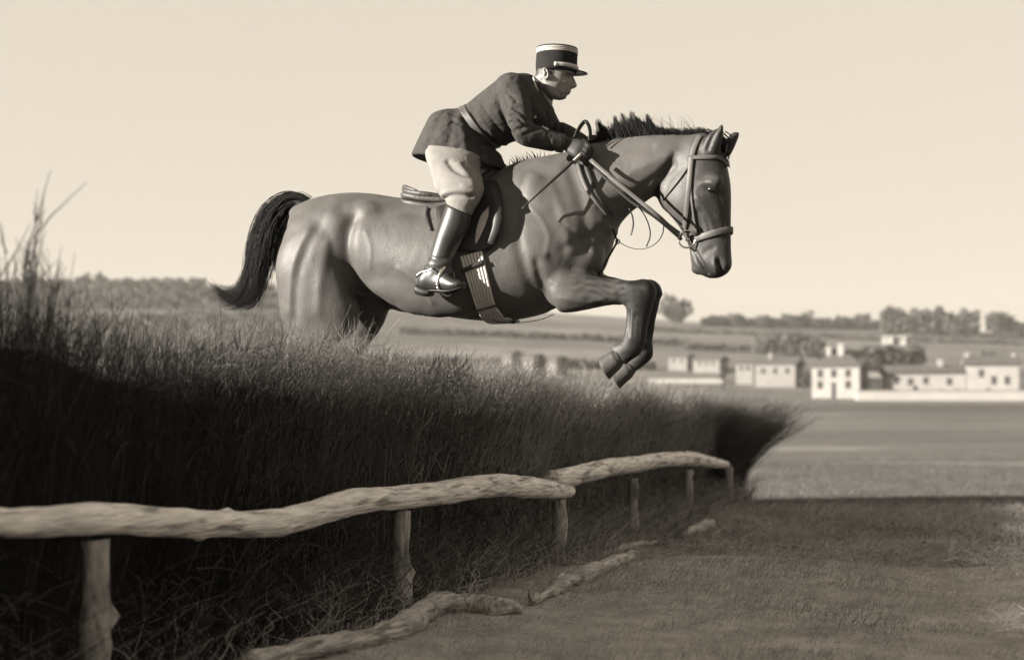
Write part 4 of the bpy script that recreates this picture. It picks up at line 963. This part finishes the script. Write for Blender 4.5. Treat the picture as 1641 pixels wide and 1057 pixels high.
# ================================================================== rider
mat('cloth', .043, rough=.95, spec=.1, var=.16, scale=22, bump=.5, bscale=260, bdist=.003, bump2=(.7, 14, .03))
mat('cloth_dark', .014, rough=.9, spec=.15, var=.2, scale=30, bump=.3, bscale=300, bdist=.002)
mat('twill', .18, rough=.92, spec=.12, var=.07, scale=9, bump=.35, bscale=240, bdist=.002, bump2=(.32, 12, .02))
mat('boot_leather', .018, rough=.42, spec=.35, var=.3, scale=14, bump=.10, bscale=50, bdist=.004, coat=.18)
mat('glove_leather', .020, rough=.6, spec=.3, var=.3, scale=40, bump=.3, bscale=120, bdist=.003)
mat('skin', .215, rough=.55, spec=.35, var=.10, scale=50, bump=.25, bscale=120, bdist=.002, attr='tint')
mat('braid', .36, rough=.5, spec=.5, var=.2, scale=120, bump=.4, bscale=400, bdist=.001)
mat('patent', .012, rough=.15, spec=.5, var=.1, scale=20)
rider = empty('person', tuple(hp(725, 322)), 'person in dark tunic, kepi and pale breeches leaning forward over the jumping horse', 'person')
YR = math.radians(5); Lr = np.array([-math.sin(YR), -math.cos(YR), 0]); Fr = np.array([math.cos(YR), -math.sin(YR), 0]); P_rh = hp(885, 120)
def rh(px, py, v=0.0): return onplane(px, py, P_rh, Lr, v)
def RS(a, b, w, n=2.0, bias=0.0, v=0.0, f=rh): return S(a, b, w, n, bias, v, f, Lr if f is rh else Lv)
def mix(a, b, t): return a*(1-t)+b*t
# --- one continuous body: head, neck, trunk, limbs (the clothes lie over it)
bmb = MB()
loft([RS((912,120),(862,120),.070,2.2), RS((916,112),(864,110),.074,2.3,-.05), RS((914,104),(866,102),.072), RS((908,94),(872,92),.06), RS((898,88),(880,87),.03)], N=32, sub=4, mb=bmb)   # skull
loft([RS((917,110),(863,106),.074,2.4,-.05), RS((919.5,116),(860,113),.076,2.5,-.07), RS((917.5,123),(858.5,119),.075,2.5,-.1), RS((917,131),(858,126),.073,2.4,-.14),
      RS((915.5,139),(859,133),.070,2.3,-.2), RS((912.5,146),(863,141),.066,2.2,-.26), RS((909.5,152),(870,149),.056,2.2,-.28), RS((905,157.5),(880,156),.042,2.1,-.2), RS((901,160),(888,159),.02)], N=36, sub=5, mb=bmb)   # face and jaw
loft([RS((917,119),(908,120),.012), RS((920.5,126),(908,128),.012), RS((923.5,133),(908,133),.016), RS((925,138),(908,137),.019), RS((920,141.5),(908,141),.017), RS((915,142.5),(908,142),.008)], N=16, sub=4, mb=bmb)  # nose
loft([RS((921,117.5),(905,114),.045,2.4), RS((920.5,120.5),(905,119),.043,2.4)], N=16, sub=3, mb=bmb)         # brow
ellipsoid(rh(911.5,145.5), (Fr*.012, Zv*.008, Lr*.024), bmb); ellipsoid(rh(910.5,149.5), (Fr*.010, Zv*.007, Lr*.020), bmb)   # lips
ellipsoid(rh(903,155), (Fr*.016, Zv*.013, Lr*.018), bmb)                                                          # chin
for s in (1, -1):
    ellipsoid(rh(902,131,.036*s), (Fr*.028, Zv*.016, Lr*.022), bmb)          # cheekbone
    ce = rh(874,118,.080*s)
    ellipsoid(ce, (Fr*.017+Lr*.006*s, Zv*.031-Fr*.006, Lr*.010*s-Fr*.004), bmb)  # ear
loft([RS((885,160),(857,122),.056), RS((886,158),(855,134),.055,2,0,0), S((884,172),(848,140),.062), S((878,185),(835,140),.10), S((865,195),(815,145),.15), S((840,205),(795,150),.15),
      S((812,215),(765,168),.13), S((795,222),(740,185),.14), S((780,235),(710,195),.15), S((765,245),(700,212),.14)], N=28, sub=4, mb=bmb)
HN0, HN1 = hp(908,231,.150), hp(936,243,.165)
HF0, HF1 = hp(935,232,-.115), hp(964,240,-.125)
ARM_N = [(hp(818,146,.17),.060), (hp(830,180,.235),.054), (hp(838,211,.25),.048), (hp(868,222,.205),.044), (HN0,.030), (mix(HN0,HN1,.5),.026)]
ARM_F = [(hp(835,146,-.17),.060), (hp(865,178,-.22),.054), (hp(885,206,-.24),.048), (hp(910,218,-.18),.042), (HF0,.030), (mix(HF0,HF1,.5),.026)]
for A in (ARM_N, ARM_F): tube([p for p, r in A], [r*.8 for p, r in A], N=16, mb=bmb)
KNEE = [(hp(735,235,.08),.085), (hp(738,262,.20),.078), (hp(742,295,.30),.062), (hp(738,325,.345),.050), (hp(724,365,.355),.044), (hp(708,405,.365),.034), (hp(703,430,.37),.034), (hp(715,448,.375),.030), (hp(732,456,.38),.02)]
for sg in (1, -1):
    tube([p if sg > 0 else p-2*((p-C0) @ Lv)*Lv for p, r in KNEE], [r*.85 for p, r in KNEE], N=16, mb=bmb)
body_me = remeshed('rider_body', bmb, .0042, 5, .5)
V = co(body_me); sculpt(body_me, [
    (q(.07,(905,121),(912,121.5), f=rh), -.009, .008),                         # eye socket
    (q(.07,(903,124),(911,124.5), f=rh), .003, .003),
    (q(.07,(899,134),(894,143),(897,150), f=rh), -.005, .006),                 # hollow of the cheek
    (q(.07,(914,139),(907,143),(902,150), f=rh), -.004, .004),                 # fold from nose to mouth
    (q(.07,(912,147.5),(904,148), f=rh), -.005, .003),                         # mouth line
    (q(.07,(908,153),(903,152), f=rh), -.003, .004),
    (q(.07,(874,113),(877,118),(875,123), f=rh), -.010, .005),                 # ear hollow
    (q(.07,(868,128),(872,140),(868,150), f=rh), -.006, .008),                 # behind the jaw
], P_rh, Fr, Lr, True, .012)
V = co(body_me); tn = np.ones(len(V)); rx = (V-P_rh) @ Fr; rz = V[:, 2]
def rux(px): return (rh(px,120,.07)-P_rh) @ Fr
def rzz(py): return rh(880,py,.07)[2]
hairm = ss(rz, rzz(122), rzz(117))*(1-ss(rx, rux(867), rux(872)))
hairm = np.maximum(hairm, ss(rz, rzz(122), rzz(117))*ss(rx, rux(879), rux(882))*(1-ss(rx, rux(887), rux(892))))
hairm = np.maximum(hairm, np.exp(-((rz-rzz(117.5))/.006)**2)*ss(rx, rux(905), rux(909)))      # eyebrow
lip = np.exp(-(((rx-rux(911))/.012)**2+((rz-rzz(144))/.006)**2))
stub = .25*ss(rx, rux(890), rux(900))*(1-ss(rz, rzz(148), rzz(142)))
tn = (1-.88*hairm)*(1-.45*lip)*(1-stub)
ca = body_me.attributes.new('tint', 'FLOAT_COLOR', 'POINT'); ca.data.foreach_set('color', np.repeat(np.c_[tn, tn, tn, np.ones(len(V))], 1, axis=0).astype(np.float32).ravel())
link('body', body_me, 'skin', rider)
for s in (1, -1):
    ellipsoid(rh(909,122.5,.034*s), (Fr*.009, Zv*.0045, Lr*.009)).obj('eye', 'eye', rider)
# --- tunic
tmb = MB()
loft([S((664,254),(812,274),.235,2.3), S((674,232),(808,266),.23,2.3), S((686,207),(802,254),.22,2.3), S((697,187),(798,244),.205,2.3), S((716,178),(793,240),.182,2.3), S((744,174),(790,236),.152,2.3),
      S((768,157),(812,228),.168,2.3), S((792,139),(842,219),.188,2.3), S((812,125),(872,208),.195,2.3), S((830,120),(886,194),.172,2.2), S((845,121),(886,178),.118,2.1), S((853,127),(884,168),.075,2)], N=44, sub=5, mb=tmb)
for A, k in ((ARM_N, 1), (ARM_F, 1)):
    P = [p for p, r in A][:5]; R = [.076, .067, .058, .052, .046]
    P[4] = mix(P[3], P[4], .93); tube(P, R, N=24, sub=6, mb=tmb)
ellipsoid(hp(820,140,.15), (Fv*.085, Zv*.07, Lv*.085), tmb); ellipsoid(hp(838,140,-.15), (Fv*.085, Zv*.07, Lv*.085), tmb)
tunic_me = remeshed('tunic', tmb, .0075, 8, .5)
sculpt(tunic_me, [
    (q(.26,(826,176),(838,183),(846,194)), -.012, .009), (q(.26,(822,188),(834,192),(844,202)), -.012, .008), (q(.26,(821,199),(832,202),(842,208)), -.010, .008),
    (q(.26,(824,182),(836,187),(845,198)), .008, .007), (q(.26,(822,194),(833,197),(843,205)), .008, .007),
    (q(.26,(830,212),(842,207),(852,204)), -.009, .008), (q(.26,(845,218),(856,210),(862,206)), -.008, .008),
    (q(.24,(802,150),(812,160),(818,172)), -.008, .012), (q(.24,(815,150),(826,158),(832,166)), -.008, .010),
    (q(.24,(791,152),(797,175),(810,200),(826,222)), -.014, .010),           # seam of arm against the trunk
    (q(.24,(878,222),(880,232),(882,240)), -.006, .005),                     # cuff edge
], C0, Fv, Lv, False, .10)
sculpt(tunic_me, [
    (q(.18,(752,180),(762,205),(770,228)), -.006, .012),
    (q(.18,(724,184),(728,205),(722,235)), -.006, .016), (q(.18,(744,186),(752,205),(764,235)), -.010, .014), (q(.18,(706,190),(698,212),(690,236)), -.004, .018),
    (q(.18,(700,192),(722,190),(738,200)), -.007, .008), (q(.18,(734,190),(744,215),(750,245)), .006, .014), (q(.18,(768,226),(772,244),(770,258)), -.012, .012),
    (q(.18,(772,170),(790,195),(800,215)), -.007, .010), (q(.18,(764,180),(780,205),(790,222)), .006, .010),
    (q(.18,(677,235),(720,248),(770,256)), .005, .006), (q(.18,(677,230),(720,243),(770,251)), -.007, .005),
    (q(.18,(856,150),(866,172),(872,190)), -.008, .008),
], C0, Fv, Lv, True, .05)
link('tunic', tunic_me, 'cloth', rider)
tb = BVHTree.FromPolygons([tuple(v) for v in co(tunic_me)], [tuple(p.vertices) for p in tunic_me.polygons])
def thit(px, py):
    o, d = ray(px, py); h = tb.ray_cast(Vector(o), Vector(d)); return (np.array(h[0]), np.array(h[1])) if h[0] is not None else None
def on_tunic(name, pts, w, m, off=.004, th=.005):
    P = []; Nn = []
    for x, y in catmull(np.array(pts, float), 6):
        h = thit(x, y)
        if h is not None: P.append(h[0]+h[1]*off); Nn.append(h[1])
    Nn = np.array(Nn); P = np.array(P)
    for _ in range(3): Nn[1:-1] = (Nn[:-2]+Nn[1:-1]+Nn[2:])/3; P[1:-1] = P[1:-1]*.5+(P[:-2]+P[2:])*.25
    return ribbon(P, Nn, w, th).obj(name, m, rider)
# belt as a full ring round the waist
wa = [S((741,173.5),(786,237),.158,2.3), S((746,171.5),(792,236.5),.160,2.3), S((751,169.5),(797,235),.162,2.3)]
loft(wa, N=44, sub=3).obj('belt', 'leather', rider)
# collar with pale lining edge
loft([RS((885,163),(852,132),.073,2.1), RS((886,160),(853,128),.071,2.1), RS((886,157),(855,124),.066,2.1)], N=32, sub=3).obj('collar', 'cloth', rider)
cl = [rh(854.5,124,.040), rh(857,133,.066), rh(860,144,.076), rh(864,156,.080), rh(868,167,.074)]
ribbon(catmull(np.array(cl), 5), np.tile(Lr, (21, 1)), np.linspace(.006,.022,21), .006).obj('collar_edge', 'felt', rider)
ellipsoid(rh(871,166,.078), (Fr*.005, Zv*.005, Lr*.004)).obj('button', 'steel', rider)
for x, y in ((857,187),):
    h = thit(x, y); ellipsoid(h[0]+h[1]*.004, (Fr*.007, Zv*.007, Lr*.005)).obj('button', 'braid', rider)
on_tunic('cuff_braid', [(868,203),(873,206),(878,209)], .016, 'braid')
on_tunic('cuff_seam', [(872,237),(885,239),(897,240)], .004, 'cloth_dark')
# --- breeches
pmb = MB()
loft([S((692,200),(770,236),.17,2.3), S((688,222),(772,250),.18,2.3), S((690,244),(764,262),.15,2.2)], N=32, sub=3, mb=pmb)
for sg in (1, -1):
    def bp_(x, y, v): return hp(x, y, v) if sg > 0 else hp(x, y, v)-2*v*Lv
    loft([(bp_(*a, v), bp_(*b, v), Lv, w, n, 0) for a, b, v, w, n in [((684,235),(775,248),.12,.12,2.1), ((684,254),(768,268),.20,.112,2.2), ((693,280),(773,285),.28,.100,2.2), ((698,302),(775,303),.325,.088,2.2),
          ((707,316),(768,322),.345,.070,2.1), ((715,324),(760,334),.355,.058,2.1), ((720,334),(755,346),.358,.052,2.1)]], N=28, sub=5, mb=pmb)
br_me = remeshed('breeches', pmb, .008, 6, .5)
sculpt(br_me, [
    (q(.32,(718,258),(735,275),(758,285)), -.010, .012), (q(.32,(745,262),(758,275),(768,292)), -.008, .012), (q(.32,(735,262),(750,280),(765,296)), .005, .012),
    (q(.34,(717,321),(735,317),(762,318)), -.014, .007), (q(.34,(714,314),(735,309),(764,310)), .008, .008),
    (q(.32,(700,290),(720,300),(745,302)), -.006, .012), (q(.32,(690,262),(698,285),(708,305)), .006, .014),
], C0, Fv, Lv, True, .08)
link('breeches', br_me, 'twill', rider)
# --- boots
def boot(sg):
    def b_(x, y, v): return hp(x, y, v) if sg > 0 else hp(x, y, v)-2*v*Lv
    m = MB()
    loft([(b_(*a, v), b_(*b, v), Lv, w, 2.1, 0) for a, b, v, w in [((716,327),(755,346),.358,.062), ((710,345),(752,358),.36,.064), ((702,367),(746,375),.362,.062), ((695,390),(735,393),.366,.052),
          ((690,408),(727,407),.37,.046), ((684,424),(726,421),.372,.045), ((678,442),(728,438),.374,.044)]], N=24, sub=5, mb=m)
    loft([(b_(*a, v), b_(*c, v), Lv, w, 2.1, 0) for a, c, v, w in [((683,430),(669,452),.372,.026), ((690,424),(674,462),.373,.036), ((706,424),(690,466),.376,.040), ((716,434),(706,466),.385,.044), ((728,444),(722,468),.40,.048), ((738,448),(736,465),.41,.042), ((745,452),(744,461),.415,.022)]], N=20, sub=4, mb=m)
    me = remeshed('boot', m, .006, 6, .5)
    sculpt(me, [(q(.40,(690,412),(706,416),(720,412)), -.0035, .007), (q(.40,(686,420),(704,424),(722,419)), .0025, .007), (q(.40,(684,428),(704,432),(722,427)), -.003, .007)], C0, Fv, Lv, True, .1)
    o = link('boot', me, 'boot_leather', rider)
    sm = MB()
    loft([(b_(*a, v), b_(*c, v), Lv, w, 2.6, 0) for a, c, v, w in [((690,464),(688,468),.377,.030), ((706,464),(704,469),.385,.046), ((724,465),(722,470),.40,.050), ((744,458),(744,463),.415,.03)]], N=16, sub=3, mb=sm)
    loft([(b_(*a, v), b_(*c, v), Lv, w, 2.6, 0) for a, c, v, w in [((668,455),(666,471),.373,.032), ((680,461),(680,475),.375,.036), ((692,465),(692,474),.377,.034)]], N=16, sub=3, mb=sm)
    so = sm.obj('sole', 'leather_dark', o); so.parent = o; so.matrix_parent_inverse = Matrix.Identity(4)
    tube([b_(694,430,.42), b_(684,434,.408), b_(674,437,.395), b_(667,443,.385)], [.005,.006,.006,.007], N=8).obj('spur', 'steel', rider)
    P = catmull(np.array([b_(680,428,.40), b_(688,430,.416), b_(698,436,.424), b_(706,444,.425)]), 4); ribbon(P, np.tile(Lv*sg, (len(P), 1)), .014, .004).obj('spur_strap', 'leather_dark', rider)
boot(1); boot(-1)
# --- gloved hands closed on the reins
def glove(w0, w1, out, name='glove'):
    """w0 wrist, w1 knuckles, out = towards the back of the hand"""
    f = w1-w0; L = np.linalg.norm(f); f = f/L; out = out-f*(out @ f); out /= np.linalg.norm(out); up = np.cross(out, f); up = up if up[2] > 0 else -up
    m = MB(); k = L/.10
    def at(a, b, c): return w0+f*a*k+up*b+out*c
    loft([(at(-.055,.036,0), at(-.055,-.036,0), out, .036, 2.2, 0), (at(-.03,.034,0), at(-.03,-.034,0), out, .033, 2.2, 0), (at(0,.031,0), at(0,-.031,0), out, .027, 2.2, 0),
          (at(.04,.041,.004), at(.04,-.042,.004), out, .023, 2.5, 0), (at(.075,.044,.006), at(.075,-.046,.006), out, .022, 2.6, 0), (at(.10,.042,.002), at(.10,-.046,.002), out, .016, 2.5, 0)], N=22, sub=4, mb=m)
    for i, (b, l, r) in enumerate(((.033,.92,.0118),(.011,1.0,.0122),(-.012,.94,.0115),(-.034,.78,.0102))):
        tube([at(.085,b,.008), at(.112,b*1.02-.004,.006), at(.126*(.9+.1*l),b*1.03-.008,-.016), at(.112,b-.010,-.040*l-.004), at(.084,b-.010,-.044*l-.002), at(.066,b-.008,-.030*l)], [r*1.05, r*1.1, r, r*.95, r*.85, r*.7], N=12, sub=4, mb=m)
    tube([at(.012,.026,-.010), at(.035,.045,-.022), at(.065,.052,-.028), at(.092,.046,-.036), at(.102,.040,-.040)], [.015,.0145,.0125,.011,.008], N=12, sub=4, mb=m)
    me = remeshed(name, m, .0042, 3, .5); return link(name, me, 'glove_leather', rider)
glove(HN0, HN1, Lv+Zv*.25); glove(HF0, HF1, -Lv+Zv*.25)
# --- kepi
rh0 = rh
def rh(px, py, v=0.0): return rh0(px, py+5.5, v)
def KS(a, b, w, n=2.0): return S(a, b, w, n, 0, 0, rh, Lr)
km = MB(); loft([KS((921,112),(859,110),.088), KS((924.5,108),(858.5,106.5),.094), KS((925,100),(858.5,98.5),.095), KS((925.5,84),(859.5,82.5),.096), KS((926,74.2),(860,72.8),.096), KS((925,73),(861,71.6),.094), KS((920,72.6),(866,71.2),.08)], N=48, sub=4, mb=km)
kepi = km.obj('kepi', 'cloth_dark', rider)
def sub_of(o, par): o.parent = par; o.matrix_parent_inverse = Matrix.Identity(4); return o
for y in (75.4, 78.1, 80.8):
    sub_of(loft([KS((926.3,y),(859.3,y-1.4),.0975), KS((926.3,y+1.9),(859.2,y+.5),.0975)], N=48, sub=2).obj('braid_band', 'braid', rider), kepi)
cc = (rh(925,104.5)+rh(858.5,103))/2; ra = np.linalg.norm(rh(925,104.5)-rh(858.5,103))/2; ax = (rh(925,104.5)-rh(858.5,103)); ax /= np.linalg.norm(ax)
P = np.array([cc+ax*(ra+.004)*math.cos(t)+Lr*.0995*math.sin(t)-Zv*.002*math.sin(t) for t in np.linspace(-1.62, 1.62, 41)]); Nn = np.array([ax*math.cos(t)+Lr*math.sin(t) for t in np.linspace(-1.62, 1.62, 41)])
sub_of(ribbon(P, Nn, .019, .005).obj('chin_strap', 'braid', rider), kepi)
for s in (1, -1): sub_of(ellipsoid(P[-2 if s > 0 else 1]+Nn[-2 if s > 0 else 1]*.003, (ax*.008, Zv*.008, Lr*.005)).obj('strap_button', 'braid', rider), kepi)
V = []; F = []; n = 33
for i, t in enumerate(np.linspace(-1.25, 1.25, n)):
    base = cc+ax*(ra-.004)*math.cos(t)+Lr*.092*math.sin(t)-Zv*.012
    o_ = base+ax*.055*math.cos(t*1.15)**1.0*(1 if abs(t) < 1.36 else 0)-Zv*(.010*math.cos(t)+.002)
    V += [base+Zv*.003, o_+Zv*.0015, o_-Zv*.0015, base-Zv*.003]
for i in range(n-1):
    a = i*4; b = a+4; F += [(a,a+1,b+1,b),(a+1,a+2,b+2,b+1),(a+2,a+3,b+3,b+2),(a+3,a,b,b+3)]
F += [(0,1,2,3),((n-1)*4,(n-1)*4+1,(n-1)*4+2,(n-1)*4+3)]
sub_of(MB().add(V, F).obj('visor', 'patent', rider), kepi)
rh = rh0
# --- riding whip held in the near hand
whip = empty('riding_whip', tuple(hp(880, 295, .27)), 'thin black riding whip held in the gloved fist, pointing down across the shoulder', 'whip')
tube([hp(931,247,.185), hp(918,259,.22)], [.0075,.0065], N=10, sub=4).obj('handle', 'braid', whip)
tube([hp(919,258,.218), hp(900,276,.25), hp(868,305,.30), hp(836,335,.335)], [.0080,.0075,.0055,.0028], N=10, sub=6).obj('shaft', 'leather_dark', whip)
# ================================================================== winter air
hm = bpy.data.materials.new('air'); hm.use_nodes = True; hn = hm.node_tree; hn.nodes.clear()
pv = hn.nodes.new('ShaderNodeVolumePrincipled'); ho = hn.nodes.new('ShaderNodeOutputMaterial')
pv.inputs['Density'].default_value = .00014; pv.inputs['Color'].default_value = (.98, .95, .88, 1); pv.inputs['Anisotropy'].default_value = 0.0
hn.links.new(pv.outputs[0], ho.inputs['Volume'])
haze = MB().box((-760, -45, -2), (760, 1060, 92)).obj('haze', hm, None, False); tag(haze, 'thin pale winter haze over the valley', 'haze', None, 'stuff')
